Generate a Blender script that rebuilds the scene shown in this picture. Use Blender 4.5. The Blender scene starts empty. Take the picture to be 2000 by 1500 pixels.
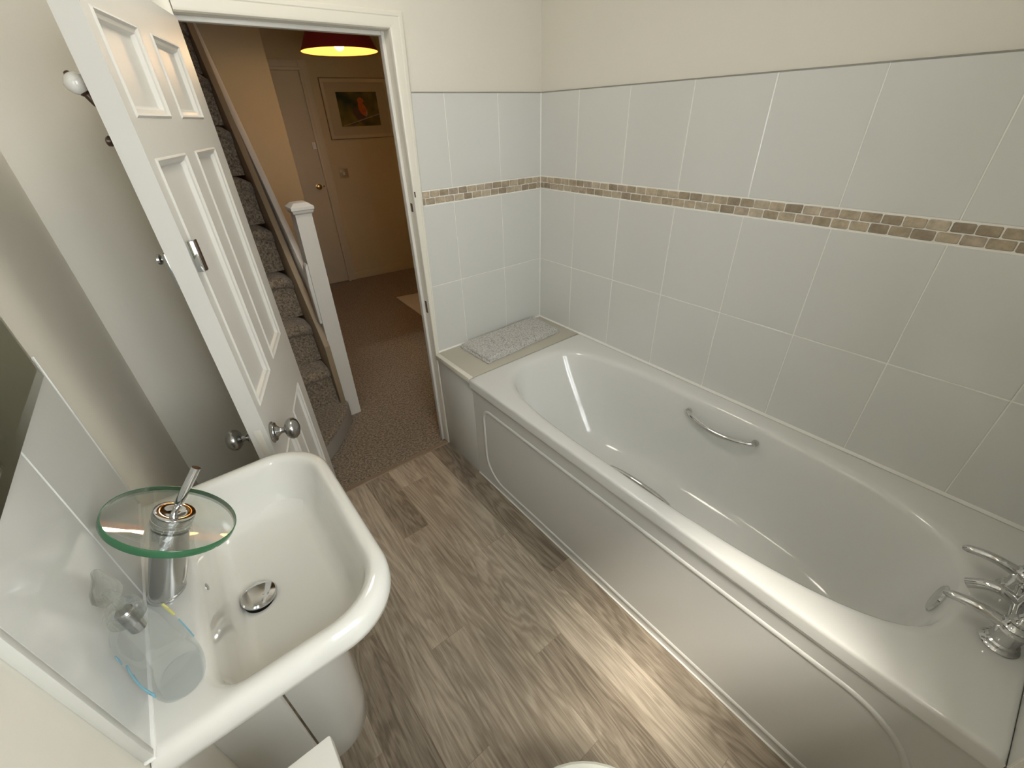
import bpy, bmesh, math, random
from mathutils import Vector, Matrix, noise
random.seed(7)
PI = math.pi
S = bpy.context.scene
COL = S.collection

# ------------------------------------------------------------------ camera
cd = bpy.data.cameras.new('camera'); cam = bpy.data.objects.new('camera', cd); COL.objects.link(cam)
cd.sensor_width = 36; cd.lens = 826.508 / 2000 * 36; cd.clip_start = 0.02
CP = Vector((-1.479139, -1.650276, 1.497336))
R = ((0.78167767, -0.62295972, -0.03002035), (-0.3534672, -0.40283875, -0.8442641), (0.51384917, 0.6705536, -0.53508588))
cam.matrix_world = Matrix(((R[0][0], -R[1][0], -R[2][0], CP.x), (R[0][1], -R[1][1], -R[2][1], CP.y), (R[0][2], -R[1][2], -R[2][2], CP.z), (0, 0, 0, 1)))
S.camera = cam
# ------------------------------------------------------------------ world, sun, exposure
W = bpy.data.worlds.new('sky'); S.world = W; W.use_nodes = True
W.node_tree.nodes['Background'].inputs[0].default_value = (0.80, 0.90, 1.0, 1)
W.node_tree.nodes['Background'].inputs[1].default_value = 1.5
def lamp(name, kind, loc, energy, color, rot=(0, 0, 0), **kw):
    l = bpy.data.lights.new(name, kind); l.energy = energy; l.color = color
    for k, v in kw.items(): setattr(l, k, v)
    o = bpy.data.objects.new(name, l); COL.objects.link(o); o.location = loc; o.rotation_euler = rot
    return o
def aim(o, d): o.rotation_euler = Vector(d).to_track_quat('-Z', 'Y').to_euler()
SUN_DIR = (0.38, 0.35, -1.30)
sun = lamp('sun', 'SUN', (-1.0, -4, 4), 44.0, (1.0, 0.92, 0.80), angle=0.50); aim(sun, SUN_DIR)
sky1 = lamp('window_daylight', 'AREA', (-1.25, -2.36, 1.66), 56, (0.94, 0.97, 0.97), shape='RECTANGLE', size=0.95, size_y=1.25); aim(sky1, (0.18, 1, -0.30))
fill_l = lamp('ceiling_fill', 'AREA', (-1.00, -0.60, 2.20), 4.6, (1.0, 0.91, 0.78), shape='DISK', size=0.30); aim(fill_l, (0, 0, -1))  # added warm fill under the ceiling, no real fitting there
S.view_settings.view_transform = 'Standard'; S.view_settings.look = 'None'; S.view_settings.gamma = 1
S.view_settings.use_curve_mapping = False; S.view_settings.exposure = -0.25
S.cycles.max_bounces = 10; S.cycles.diffuse_bounces = 6; S.cycles.transmission_bounces = 8; S.cycles.transparent_max_bounces = 12
S.cycles.caustics_refractive = False; S.cycles.caustics_reflective = False

# ------------------------------------------------------------------ materials
def nt(name):
    m = bpy.data.materials.new(name); m.use_nodes = True
    return m, m.node_tree, m.node_tree.nodes['Principled BSDF']
def mat(name, col, rough=0.5, metal=0.0, spec=0.5, var=0.03, scale=6.0, bump=0.0, bscale=60.0, coat=0.0, trans=0.0, ior=1.45):
    m, t, b = nt(name); N = t.nodes; L = t.links
    b.inputs['Roughness'].default_value = rough; b.inputs['Metallic'].default_value = metal
    b.inputs['Specular IOR Level'].default_value = spec; b.inputs['Coat Weight'].default_value = coat
    b.inputs['Coat Roughness'].default_value = 0.05
    b.inputs['Transmission Weight'].default_value = trans; b.inputs['IOR'].default_value = ior
    tc = N.new('ShaderNodeTexCoord'); no = N.new('ShaderNodeTexNoise'); no.inputs['Scale'].default_value = scale; no.inputs['Detail'].default_value = 3
    L.new(tc.outputs['Object'], no.inputs['Vector'])
    mx = N.new('ShaderNodeMix'); mx.data_type = 'RGBA'
    mx.inputs[6].default_value = (*[max(0, c * (1 - var)) for c in col], 1); mx.inputs[7].default_value = (*[min(1, c * (1 + var)) for c in col], 1)
    L.new(no.outputs['Fac'], mx.inputs[0]); L.new(mx.outputs[2], b.inputs['Base Color'])
    if bump:
        n2 = N.new('ShaderNodeTexNoise'); n2.inputs['Scale'].default_value = bscale; n2.inputs['Detail'].default_value = 4
        L.new(tc.outputs['Object'], n2.inputs['Vector'])
        bp = N.new('ShaderNodeBump'); bp.inputs['Strength'].default_value = bump; bp.inputs['Distance'].default_value = 0.002
        L.new(n2.outputs['Fac'], bp.inputs['Height']); L.new(bp.outputs[0], b.inputs['Normal'])
    return m
M = {}
M['wall'] = mat('cream_wall_paint', (0.73, 0.70, 0.625), 0.75, bump=0.25, bscale=90, var=0.02, scale=3)
M['ceiling'] = mat('ceiling_paint', (0.80, 0.78, 0.72), 0.8)
M['hallwall'] = mat('hall_wall_paint', (0.60, 0.515, 0.35), 0.6, bump=0.25, bscale=70, scale=3)
M['hallgloss'] = mat('hall_door_gloss', (0.66, 0.60, 0.48), 0.3)
M['gloss'] = mat('white_gloss_paint', (0.70, 0.688, 0.645), 0.38, bump=0.12, bscale=40, var=0.02)
M['trim'] = mat('cream_gloss_trim', (0.76, 0.735, 0.655), 0.33, bump=0.1, bscale=35, var=0.02)
M['tile'] = mat('white_glazed_tile', (0.66, 0.665, 0.64), 0.12, bump=0.10, bscale=9, var=0.01, scale=2)
M['grout'] = mat('white_grout', (0.86, 0.85, 0.80), 0.8)
M['shadow_line'] = mat('grey_shadow_line', (0.30, 0.29, 0.26), 0.8)  # dark grey stands in for the shadow line along the tile tops
M['sealant'] = mat('white_sealant', (0.80, 0.79, 0.76), 0.35)
M['acrylic'] = mat('white_bath_acrylic', (0.72, 0.725, 0.705), 0.10, var=0.01, scale=3, coat=0.3)
M['panel'] = mat('white_bath_panel', (0.66, 0.665, 0.645), 0.22, var=0.01, scale=3)
M['beige'] = mat('beige_laminate', (0.50, 0.475, 0.40), 0.35)
M['ceramic'] = mat('white_ceramic', (0.68, 0.675, 0.63), 0.07, var=0.01, coat=0.5)
M['chrome'] = mat('polished_chrome', (0.62, 0.62, 0.62), 0.07, metal=1.0, var=0.01)
M['satin'] = mat('satin_chrome', (0.42, 0.42, 0.42), 0.24, metal=1.0, var=0.03, scale=30)
M['brushed'] = mat('brushed_chrome', (0.50, 0.50, 0.49), 0.20, metal=1.0, var=0.02)
M['brass'] = mat('aged_brass', (0.45, 0.30, 0.12), 0.25, metal=1.0)
M['bronze'] = mat('brown_bronze', (0.075, 0.045, 0.03), 0.4, metal=0.3)
M['black'] = mat('black_rubber', (0.012, 0.012, 0.012), 0.5)
M['white_plastic'] = mat('white_plastic', (0.78, 0.77, 0.73), 0.35)
M['latch'] = mat('latch_glint_white', (0.92, 0.92, 0.90), 0.2)  # near-white colour paints in the glints on the chrome night latch
M['porcelain'] = mat('white_porcelain', (0.75, 0.74, 0.70), 0.1)
M['mirror'] = mat('mirror_silver', (0.88, 0.94, 0.87), 0.02, metal=1.0, var=0.0)
M['mirror_edge'] = mat('mirror_edge_glass', (0.12, 0.17, 0.13), 0.1)
M['alu'] = mat('aluminium_trim', (0.55, 0.55, 0.51), 0.4, metal=0.15)
M['board'] = mat('white_board', (0.67, 0.66, 0.62), 0.45)
M['cushion'] = mat('grey_white_seat', (0.60, 0.62, 0.56), 0.15)
M['rug'] = mat('white_rug', (0.72, 0.70, 0.68), 0.9, bump=0.6, bscale=200)
M['mount'] = mat('cream_picture_mount', (0.50, 0.42, 0.30), 0.6)
M['frame'] = mat('cream_picture_frame', (0.58, 0.50, 0.36), 0.4)
M['lip'] = mat('dark_frame_edge', (0.16, 0.11, 0.06), 0.5)
M['label_blue'] = mat('blue_print', (0.16, 0.36, 0.45), 0.4)
M['label_yellow'] = mat('yellow_print', (0.60, 0.55, 0.16), 0.4)
M['orange'] = mat('orange_feathers', (0.55, 0.13, 0.02), 0.7, var=0.4, scale=40)
M['feather'] = mat('brown_feathers', (0.09, 0.05, 0.02), 0.7, var=0.4, scale=40)
M['pale'] = mat('pale_twig', (0.32, 0.26, 0.2), 0.7)
M['sash'] = mat('white_window_frame', (0.80, 0.80, 0.78), 0.35)
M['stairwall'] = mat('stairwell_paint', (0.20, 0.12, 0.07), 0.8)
M['wood_strip'] = mat('brown_threshold_wood', (0.25, 0.19, 0.13), 0.5, var=0.2, scale=20)
def glass(name, col, rough=0.0, ior=1.45, mixt=0.0):
    m, t, b = nt(name); N = t.nodes; L = t.links
    b.inputs['Base Color'].default_value = (*col, 1); b.inputs['Roughness'].default_value = rough
    b.inputs['Transmission Weight'].default_value = 1.0; b.inputs['IOR'].default_value = ior
    if mixt:
        tr = N.new('ShaderNodeBsdfTransparent'); tr.inputs[0].default_value = (*col, 1); mx = N.new('ShaderNodeMixShader'); mx.inputs[0].default_value = mixt
        out = N['Material Output']; L.new(b.outputs[0], mx.inputs[1]); L.new(tr.outputs[0], mx.inputs[2]); L.new(mx.outputs[0], out.inputs[0])
    return m
M['glass'] = glass('clear_green_glass', (0.975, 0.995, 0.975), mixt=0.6)
M['glass_edge'] = mat('green_glass_edge', (0.06, 0.21, 0.10), 0.08, trans=0.25, var=0.5, scale=14)
M['pane'] = glass('window_glass', (1, 1, 1), mixt=0.93)
M['clear_plastic'] = glass('clear_plastic', (0.95, 0.96, 0.95), 0.06, 1.3, mixt=0.62)
M['soap'] = glass('pale_blue_plastic', (0.955, 0.975, 0.985), 0.03, 1.2, mixt=0.80)
def emit(name, col, strength, base=(0.8, 0.8, 0.8)):
    m, t, b = nt(name); b.inputs['Base Color'].default_value = (*base, 1)
    b.inputs['Emission Color'].default_value = (*col, 1); b.inputs['Emission Strength'].default_value = strength
    return m
M['bulb'] = emit('glowing_bulb', (1, 0.62, 0.22), 9)
def shade_mat():
    m, t, b = nt('red_fabric_shade'); N = t.nodes; L = t.links
    b.inputs['Base Color'].default_value = (0.20, 0.006, 0.01, 1); b.inputs['Roughness'].default_value = 0.8
    w = N.new('ShaderNodeTexWave'); w.inputs['Scale'].default_value = 60; w.inputs['Distortion'].default_value = 1
    bp = N.new('ShaderNodeBump'); bp.inputs['Strength'].default_value = 0.2; L.new(w.outputs['Fac'], bp.inputs['Height']); L.new(bp.outputs[0], b.inputs['Normal'])
    return m
M['shade'] = shade_mat()
M['shade_in'] = mat('pale_shade_lining', (0.80, 0.44, 0.13), 0.8)
def wood_floor():
    m, t, b = nt('grey_oak_vinyl_planks'); N = t.nodes; L = t.links
    b.inputs['Specular IOR Level'].default_value = 0.4
    at = N.new('ShaderNodeAttribute'); at.attribute_name = 'rnd'
    tc = N.new('ShaderNodeTexCoord')
    off = N.new('ShaderNodeVectorMath'); off.operation = 'MULTIPLY_ADD'; off.inputs[1].default_value = (7.3, 13.1, 5.7)
    L.new(at.outputs['Color'], off.inputs[0]); L.new(tc.outputs['Object'], off.inputs[2])
    mp = N.new('ShaderNodeMapping'); mp.inputs['Scale'].default_value = (1, 0.14, 1); L.new(off.outputs[0], mp.inputs[0])
    # cathedral grain: wave bands bent by a stretched noise
    n1 = N.new('ShaderNodeTexNoise'); n1.inputs['Scale'].default_value = 9; n1.inputs['Detail'].default_value = 5; n1.inputs['Distortion'].default_value = 0.6; L.new(mp.outputs[0], n1.inputs['Vector'])
    s = N.new('ShaderNodeMath'); s.operation = 'MULTIPLY'; s.inputs[1].default_value = 78; L.new(n1.outputs['Fac'], s.inputs[0])
    s2 = N.new('ShaderNodeMath'); s2.operation = 'SINE'; L.new(s.outputs[0], s2.inputs[0])
    mp2 = N.new('ShaderNodeMapping'); mp2.inputs['Scale'].default_value = (1, 0.035, 1); L.new(off.outputs[0], mp2.inputs[0])
    n2 = N.new('ShaderNodeTexNoise'); n2.inputs['Scale'].default_value = 170; n2.inputs['Detail'].default_value = 4; n2.inputs['Roughness'].default_value = 0.7; L.new(mp2.outputs[0], n2.inputs['Vector'])
    n3 = N.new('ShaderNodeTexNoise'); n3.inputs['Scale'].default_value = 5.5; n3.inputs['Detail'].default_value = 3
    mp3 = N.new('ShaderNodeMapping'); mp3.inputs['Scale'].default_value = (1.9, 0.5, 1); L.new(off.outputs[0], mp3.inputs[0]); L.new(mp3.outputs[0], n3.inputs['Vector'])
    n4 = N.new('ShaderNodeTexVoronoi'); n4.inputs['Scale'].default_value = 6.5; mp4 = N.new('ShaderNodeMapping'); mp4.inputs['Scale'].default_value = (1, 0.45, 1); L.new(off.outputs[0], mp4.inputs[0]); L.new(mp4.outputs[0], n4.inputs['Vector'])
    def madd(a, k, c):
        x = N.new('ShaderNodeMath'); x.operation = 'MULTIPLY_ADD'; L.new(a, x.inputs[0]); x.inputs[1].default_value = k
        if isinstance(c, (int, float)): x.inputs[2].default_value = c
        else: L.new(c, x.inputs[2])
        return x.outputs[0]
    v = madd(s2.outputs[0], 0.12, -0.12)
    v = madd(n2.outputs['Fac'], 1.0, v)
    v = madd(n3.outputs['Fac'], 0.70, v)
    sep = N.new('ShaderNodeSeparateColor'); L.new(at.outputs['Color'], sep.inputs[0])
    v = madd(sep.outputs[0], 0.46, v)
    kr = N.new('ShaderNodeMapRange'); kr.inputs[1].default_value = 0.0; kr.inputs[2].default_value = 0.07; kr.inputs[3].default_value = -0.30; kr.inputs[4].default_value = 0; L.new(n4.outputs['Distance'], kr.inputs[0])
    ad = N.new('ShaderNodeMath'); ad.operation = 'ADD'; L.new(v, ad.inputs[0]); L.new(kr.outputs[0], ad.inputs[1])
    cr = N.new('ShaderNodeValToRGB'); rg_ = N.new('ShaderNodeMapRange'); rg_.inputs[1].default_value = 0.55; rg_.inputs[2].default_value = 1.40; L.new(ad.outputs[0], rg_.inputs[0]); L.new(rg_.outputs[0], cr.inputs[0])
    e = cr.color_ramp.elements; e[0].position = 0.0; e[0].color = (0.155, 0.124, 0.090, 1); e[1].position = 1.0; e[1].color = (0.53, 0.46, 0.37, 1)
    m_ = cr.color_ramp.elements.new(0.5); m_.color = (0.32, 0.27, 0.208, 1)
    L.new(cr.outputs[0], b.inputs['Base Color'])
    b.inputs['Roughness'].default_value = 0.42
    bp = N.new('ShaderNodeBump'); bp.inputs['Strength'].default_value = 0.12; bp.inputs['Distance'].default_value = 0.002; L.new(n2.outputs['Fac'], bp.inputs['Height']); L.new(bp.outputs[0], b.inputs['Normal'])
    return m
M['wood'] = wood_floor()
def stone():
    m, t, b = nt('tumbled_travertine'); N = t.nodes; L = t.links
    g = N.new('ShaderNodeNewGeometry'); cr = N.new('ShaderNodeValToRGB'); L.new(g.outputs['Random Per Island'], cr.inputs[0])
    cols = [(0.34, 0.275, 0.19), (0.44, 0.365, 0.265), (0.38, 0.31, 0.22), (0.48, 0.41, 0.31), (0.31, 0.25, 0.18), (0.46, 0.385, 0.28), (0.42, 0.345, 0.265)]
    cr.color_ramp.interpolation = 'CONSTANT'
    e = cr.color_ramp.elements; e[0].color = (*cols[0], 1); e[1].color = (*cols[-1], 1); e[1].position = 0.9
    for i in range(1, 6): q = cr.color_ramp.elements.new(i * 0.15); q.color = (*cols[i], 1)
    tc = N.new('ShaderNodeTexCoord'); n = N.new('ShaderNodeTexNoise'); n.inputs['Scale'].default_value = 45; n.inputs['Detail'].default_value = 6; n.inputs['Roughness'].default_value = 0.7; L.new(tc.outputs['Object'], n.inputs['Vector'])
    mr = N.new('ShaderNodeMapRange'); mr.inputs[1].default_value = 0.3; mr.inputs[2].default_value = 0.7; mr.inputs[3].default_value = 0.72; mr.inputs[4].default_value = 1.28; L.new(n.outputs['Fac'], mr.inputs[0])
    mx = N.new('ShaderNodeVectorMath'); mx.operation = 'SCALE'; L.new(cr.outputs[0], mx.inputs[0]); L.new(mr.outputs[0], mx.inputs['Scale']); L.new(mx.outputs[0], b.inputs['Base Color'])
    bp = N.new('ShaderNodeBump'); bp.inputs['Strength'].default_value = 0.3; bp.inputs['Distance'].default_value = 0.002; L.new(n.outputs['Fac'], bp.inputs['Height']); L.new(bp.outputs[0], b.inputs['Normal'])
    b.inputs['Roughness'].default_value = 0.55
    return m
M['stone'] = stone()
def carpet():
    m, t, b = nt('brown_speckled_carpet'); N = t.nodes; L = t.links
    tc = N.new('ShaderNodeTexCoord')
    n = N.new('ShaderNodeTexNoise'); n.inputs['Scale'].default_value = 95; n.inputs['Detail'].default_value = 6; n.inputs['Roughness'].default_value = 0.75; L.new(tc.outputs['Object'], n.inputs['Vector'])
    cr = N.new('ShaderNodeValToRGB'); L.new(n.outputs['Fac'], cr.inputs[0]); e = cr.color_ramp.elements
    e[0].position = 0.36; e[0].color = (0.075, 0.055, 0.036, 1); e[1].position = 0.66; e[1].color = (0.44, 0.36, 0.265, 1)
    L.new(cr.outputs[0], b.inputs['Base Color']); b.inputs['Roughness'].default_value = 0.95
    b.inputs['Sheen Weight'].default_value = 0.2
    bp = N.new('ShaderNodeBump'); bp.inputs['Strength'].default_value = 0.7; bp.inputs['Distance'].default_value = 0.004; L.new(n.outputs['Fac'], bp.inputs['Height']); L.new(bp.outputs[0], b.inputs['Normal'])
    return m
M['carpet'] = carpet()
def towel_mat():
    m, t, b = nt('white_terry_towel'); N = t.nodes; L = t.links
    tc = N.new('ShaderNodeTexCoord'); v = N.new('ShaderNodeTexVoronoi'); v.inputs['Scale'].default_value = 150; L.new(tc.outputs['Object'], v.inputs['Vector'])
    cr = N.new('ShaderNodeValToRGB'); L.new(v.outputs['Distance'], cr.inputs[0]); cr.color_ramp.elements[0].color = (0.78, 0.77, 0.75, 1); cr.color_ramp.elements[1].color = (0.36, 0.34, 0.32, 1)
    L.new(cr.outputs[0], b.inputs['Base Color']); b.inputs['Roughness'].default_value = 0.95
    bp = N.new('ShaderNodeBump'); bp.inputs['Strength'].default_value = 1.0; bp.inputs['Distance'].default_value = 0.004; bp.invert = True; L.new(v.outputs['Distance'], bp.inputs['Height']); L.new(bp.outputs[0], b.inputs['Normal'])
    return m
M['towel'] = towel_mat()
def photo_mat():
    m, t, b = nt('dark_leafy_photo'); N = t.nodes; L = t.links
    tc = N.new('ShaderNodeTexCoord'); n = N.new('ShaderNodeTexNoise'); n.inputs['Scale'].default_value = 5; L.new(tc.outputs['Object'], n.inputs['Vector'])
    cr = N.new('ShaderNodeValToRGB'); L.new(n.outputs['Fac'], cr.inputs[0]); e = cr.color_ramp.elements
    e[0].position = 0.35; e[0].color = (0.02, 0.035, 0.02, 1); e[1].position = 0.7; e[1].color = (0.22, 0.18, 0.03, 1); L.new(cr.outputs[0], b.inputs['Base Color']); b.inputs['Roughness'].default_value = 0.25
    return m
M['photo'] = photo_mat()

# ------------------------------------------------------------------ mesh helpers (verts given in world space)
def smooth_by_angle(me, ang=35):
    bm = bmesh.new(); bm.from_mesh(me); a = math.radians(ang)
    for f in bm.faces: f.smooth = True
    for e in bm.edges:
        if len(e.link_faces) == 2: e.smooth = e.calc_face_angle(0) < a
    bm.to_mesh(me); bm.free()
def obj(name, bm, m, parent=None, ang=35, flat=False, origin=None):
    bmesh.ops.recalc_face_normals(bm, faces=bm.faces[:])
    o_ = Vector(origin) if origin is not None else (parent_loc(parent) if parent else Vector((0, 0, 0)))
    bmesh.ops.translate(bm, verts=bm.verts[:], vec=-o_)
    me = bpy.data.meshes.new(name); bm.to_mesh(me); bm.free()
    ms = m if isinstance(m, (list, tuple)) else [m]
    for x in ms: me.materials.append(x)
    if not flat: smooth_by_angle(me, ang)
    o = bpy.data.objects.new(name, me); COL.objects.link(o)
    if parent: o.parent = parent; o.location = o_ - parent_loc(parent)
    else: o.location = o_
    return o
def parent_loc(p):
    v = Vector(p.location)
    while p.parent: p = p.parent; v += p.location
    return v
def thing(name, label, cat, loc, group=None):
    o = bpy.data.objects.new(name, None); COL.objects.link(o); o.location = loc; o.empty_display_size = 0.05
    o['label'] = label; o['category'] = cat
    if group: o['group'] = group
    return o
def struct(o): o['kind'] = 'structure'; return o
def tag(o, label, cat, group=None):
    o['label'] = label; o['category'] = cat
    if group: o['group'] = group
    return o
def sroot(name, loc=(0, 0, 0)):
    o = bpy.data.objects.new(name, None); COL.objects.link(o); o.location = loc; o['kind'] = 'structure'; return o
def nb(): return bmesh.new()
def box(bm, a, b, bev=0.0, seg=2):
    a, b = [min(a[i], b[i]) for i in range(3)], [max(a[i], b[i]) for i in range(3)]
    vs = [bm.verts.new((x, y, z)) for x in (a[0], b[0]) for y in (a[1], b[1]) for z in (a[2], b[2])]
    F = [(0, 1, 3, 2), (4, 6, 7, 5), (0, 4, 5, 1), (2, 3, 7, 6), (0, 2, 6, 4), (1, 5, 7, 3)]
    fs = [bm.faces.new([vs[i] for i in f]) for f in F]
    if bev > 0:
        bmesh.ops.recalc_face_normals(bm, faces=fs)
        es = list({e for f in fs for e in f.edges})
        bmesh.ops.bevel(bm, geom=es, offset=bev, segments=seg, affect='EDGES', profile=0.5)
    return bm
def prism(bm, pts, d, bev=0.0):
    """extrude a polygon (list of 3d points) along vector d"""
    d = Vector(d); v0 = [bm.verts.new(p) for p in pts]; v1 = [bm.verts.new(Vector(p) + d) for p in pts]; n = len(pts)
    fs = [bm.faces.new(v0), bm.faces.new(v1[::-1])] + [bm.faces.new((v0[i], v0[(i + 1) % n], v1[(i + 1) % n], v1[i])) for i in range(n)]
    if bev:
        bmesh.ops.recalc_face_normals(bm, faces=fs)
        bmesh.ops.bevel(bm, geom=list({e for f in fs for e in f.edges}), offset=bev, segments=2, affect='EDGES', profile=0.5)
    return bm
def loft(bm, rings, cap0=True, cap1=True, closed=True):
    vr = [[bm.verts.new(p) for p in r] for r in rings]
    for a, b in zip(vr, vr[1:]):
        n = len(a)
        for i in range(n if closed else n - 1):
            bm.faces.new((a[i], a[(i + 1) % n], b[(i + 1) % n], b[i]))
    if cap0: bm.faces.new(vr[0][::-1])
    if cap1: bm.faces.new(vr[-1])
    return vr
def frame_of(ax):
    ax = Vector(ax).normalized(); t = Vector((0, 0, 1)) if abs(ax.z) < 0.9 else Vector((1, 0, 0))
    u = ax.cross(t).normalized(); return ax, u, ax.cross(u)
def lathe(bm, o, ax, prof, n=32, cap0=True, cap1=True, sx=1.0):
    """prof: list of (distance along axis, radius)"""
    ax, u, v = frame_of(ax); o = Vector(o)
    rings = [[o + ax * h + (u * math.cos(2 * PI * i / n) * sx + v * math.sin(2 * PI * i / n)) * max(r, 1e-5) for i in range(n)] for h, r in prof]
    return loft(bm, rings, cap0, cap1)
def tube(bm, pts, rad, n=12, caps=True):
    pts = [Vector(p) for p in pts]; rings = []
    pu = None
    for i, p in enumerate(pts):
        t = (pts[min(i + 1, len(pts) - 1)] - pts[max(i - 1, 0)]).normalized()
        if pu is None: _, pu, _ = frame_of(t)
        u = (pu - t * pu.dot(t)).normalized(); v = t.cross(u); pu = u
        r = rad[i] if isinstance(rad, (list, tuple)) else rad
        rings.append([p + (u * math.cos(2 * PI * k / n) + v * math.sin(2 * PI * k / n)) * r for k in range(n)])
    return loft(bm, rings, caps, caps)
def arc_pts(f, n): return [f(i / (n - 1)) for i in range(n)]
def sup(th, a, bp, bn, n):
    """radius of a superellipse with half width a (x), bp (+y) and bn (-y) at angle th"""
    c, s = abs(math.cos(th)), math.sin(th); b = bp if s > 0 else bn
    return ((c / a) ** n + (abs(s) / b) ** n) ** (-1.0 / n)

# ------------------------------------------------------------------ the room
XL, YN, ZC = -1.716, -1.96, 2.30      # left wall, near wall, ceiling
OX0, OX1, OZ = -1.264, -0.675, 1.748; WB = 0.078  # door opening
TT = 0.008
ZB = 1.2011; ZM = ZB + 0.056; ZT = ZM + 0.321
def wall_with_hole(name, bm_boxes, m):
    bm = nb()
    for a, b in bm_boxes: box(bm, a, b)
    return struct(obj(name, bm, m, flat=True))
wall_back = wall_with_hole('wall_back', [((XL - 0.1, 0, 0), (OX0 - 0.03, WB, ZC)), ((OX1 + 0.03, 0, 0), (0.1, WB, ZC)), ((OX0 - 0.03, 0, OZ + 0.03), (OX1 + 0.03, WB, ZC))], M['wall'])
wall_right = wall_with_hole('wall_right', [((0, YN - 0.08, 0), (0.1, 0, ZC))], M['wall'])
wall_left = wall_with_hole('wall_left', [((XL - 0.1, YN - 0.08, 0), (XL, 0, ZC))], M['wall'])
WX0, WX1, WZ0, WZ1 = -1.55, -0.93, 1.02, 2.14; WT = 0.18
wall_front = wall_with_hole('wall_front', [((XL, YN - WT, 0), (WX0, YN, ZC)), ((WX1, YN - WT, 0), (0, YN, ZC)), ((WX0, YN - WT, 0), (WX1, YN, WZ0)), ((WX0, YN - WT, WZ1), (WX1, YN, ZC))], M['wall'])
ceiling = wall_with_hole('ceiling', [((XL, YN, ZC), (0, 0, ZC + 0.08))], M['ceiling'])
# window
win = sroot('window_1', (WX0, YN - WT + 0.03, WZ0))
bm = nb()
for a, b in (((WX0, WZ0), (WX1, WZ0 + 0.045)), ((WX0, WZ1 - 0.045), (WX1, WZ1)), ((WX0, WZ0 + 0.045), (WX0 + 0.045, WZ1 - 0.045)), ((WX1 - 0.045, WZ0 + 0.045), (WX1, WZ1 - 0.045)), (((WX0 + WX1) / 2 - 0.02, WZ0 + 0.045), ((WX0 + WX1) / 2 + 0.02, WZ1 - 0.045)), ((WX0 + 0.045, 1.58), ((WX0 + WX1) / 2 - 0.02, 1.61)), (((WX0 + WX1) / 2 + 0.02, 1.58), (WX1 - 0.045, 1.61))):
    box(bm, (a[0], YN - WT + 0.01, a[1]), (b[0], YN - WT + 0.05, b[1]))
obj('window_frame', bm, M['sash'], win)
bm = nb(); box(bm, (WX0 + 0.04, YN - WT + 0.028, WZ0 + 0.04), (WX1 - 0.04, YN - WT + 0.032, WZ1 - 0.04)); obj('window_pane', bm, M['pane'], win)
bm = nb(); box(bm, (WX0, YN - WT + 0.05, WZ0), (WX1, YN + 0.012, WZ0 + 0.012), 0.003); obj('window_sill', bm, M['sash'], win)

# floor: one vinyl sheet printed with planks
bm = nb(); lay = bm.loops.layers.float_color.new('rnd')
xs = [-1.716, -1.64, -1.518, -1.396, -1.275, -1.150, -1.029, -0.906, -0.784, -0.662, -0.54, -0.3, 0.0]
js = {0: -0.5, 1: -1.045, 2: -0.72, 3: -1.22, 4: -0.895, 5: -0.43, 6: -0.16, 7: -0.684, 8: -0.938, 9: -0.3, 10: -0.5, 11: -0.7}
for c in range(len(xs) - 1):
    ys = sorted({0.0, YN} | {js[c] + 0.97 * k for k in range(-3, 4) if YN < js[c] + 0.97 * k < 0})
    if c == 6: ys = sorted({0.0, YN, -0.16, -1.127})
    if c == 5: ys = sorted({0.0, YN, -0.43, -1.405})
    if c == 7: ys = sorted({0.0, YN, -0.684, -1.655})
    for y0, y1 in zip(ys, ys[1:]):
        f = bm.faces.new([bm.verts.new(p) for p in ((xs[c], y0, 0), (xs[c + 1], y0, 0), (xs[c + 1], y1, 0), (xs[c], y1, 0))])
        q = (random.random(), random.random(), random.random(), 1)
        for l in f.loops: l[lay] = q
        # thin printed seams are real shallow grooves
bmf = bm
me_floor = obj('floor', bmf, M['wood'], flat=True); struct(me_floor)
bm = nb(); box(bm, (XL - 0.1, YN - 0.08, -0.06), (0.1, 0.0, -0.004)); struct(obj('floor_subfloor', bm, M['wood_strip'], flat=True))
# seams
bm = nb()
for c in range(1, len(xs) - 1): box(bm, (xs[c] - 0.0005, YN, 0.0), (xs[c] + 0.0005, 0, 0.00025))
for c in range(len(xs) - 1):
    cand = {5: (-0.43, -1.405), 6: (-0.16, -1.127), 7: (-0.684, -1.655)}.get(c, [js[c] + 0.97 * k for k in range(-3, 4) if YN < js[c] + 0.97 * k < 0])
    for y in cand: box(bm, (xs[c], y - 0.0006, 0), (xs[c + 1], y + 0.0006, 0.00025))
o = obj('plank_seams', bm, M['wood_strip'], me_floor, flat=True)

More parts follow.
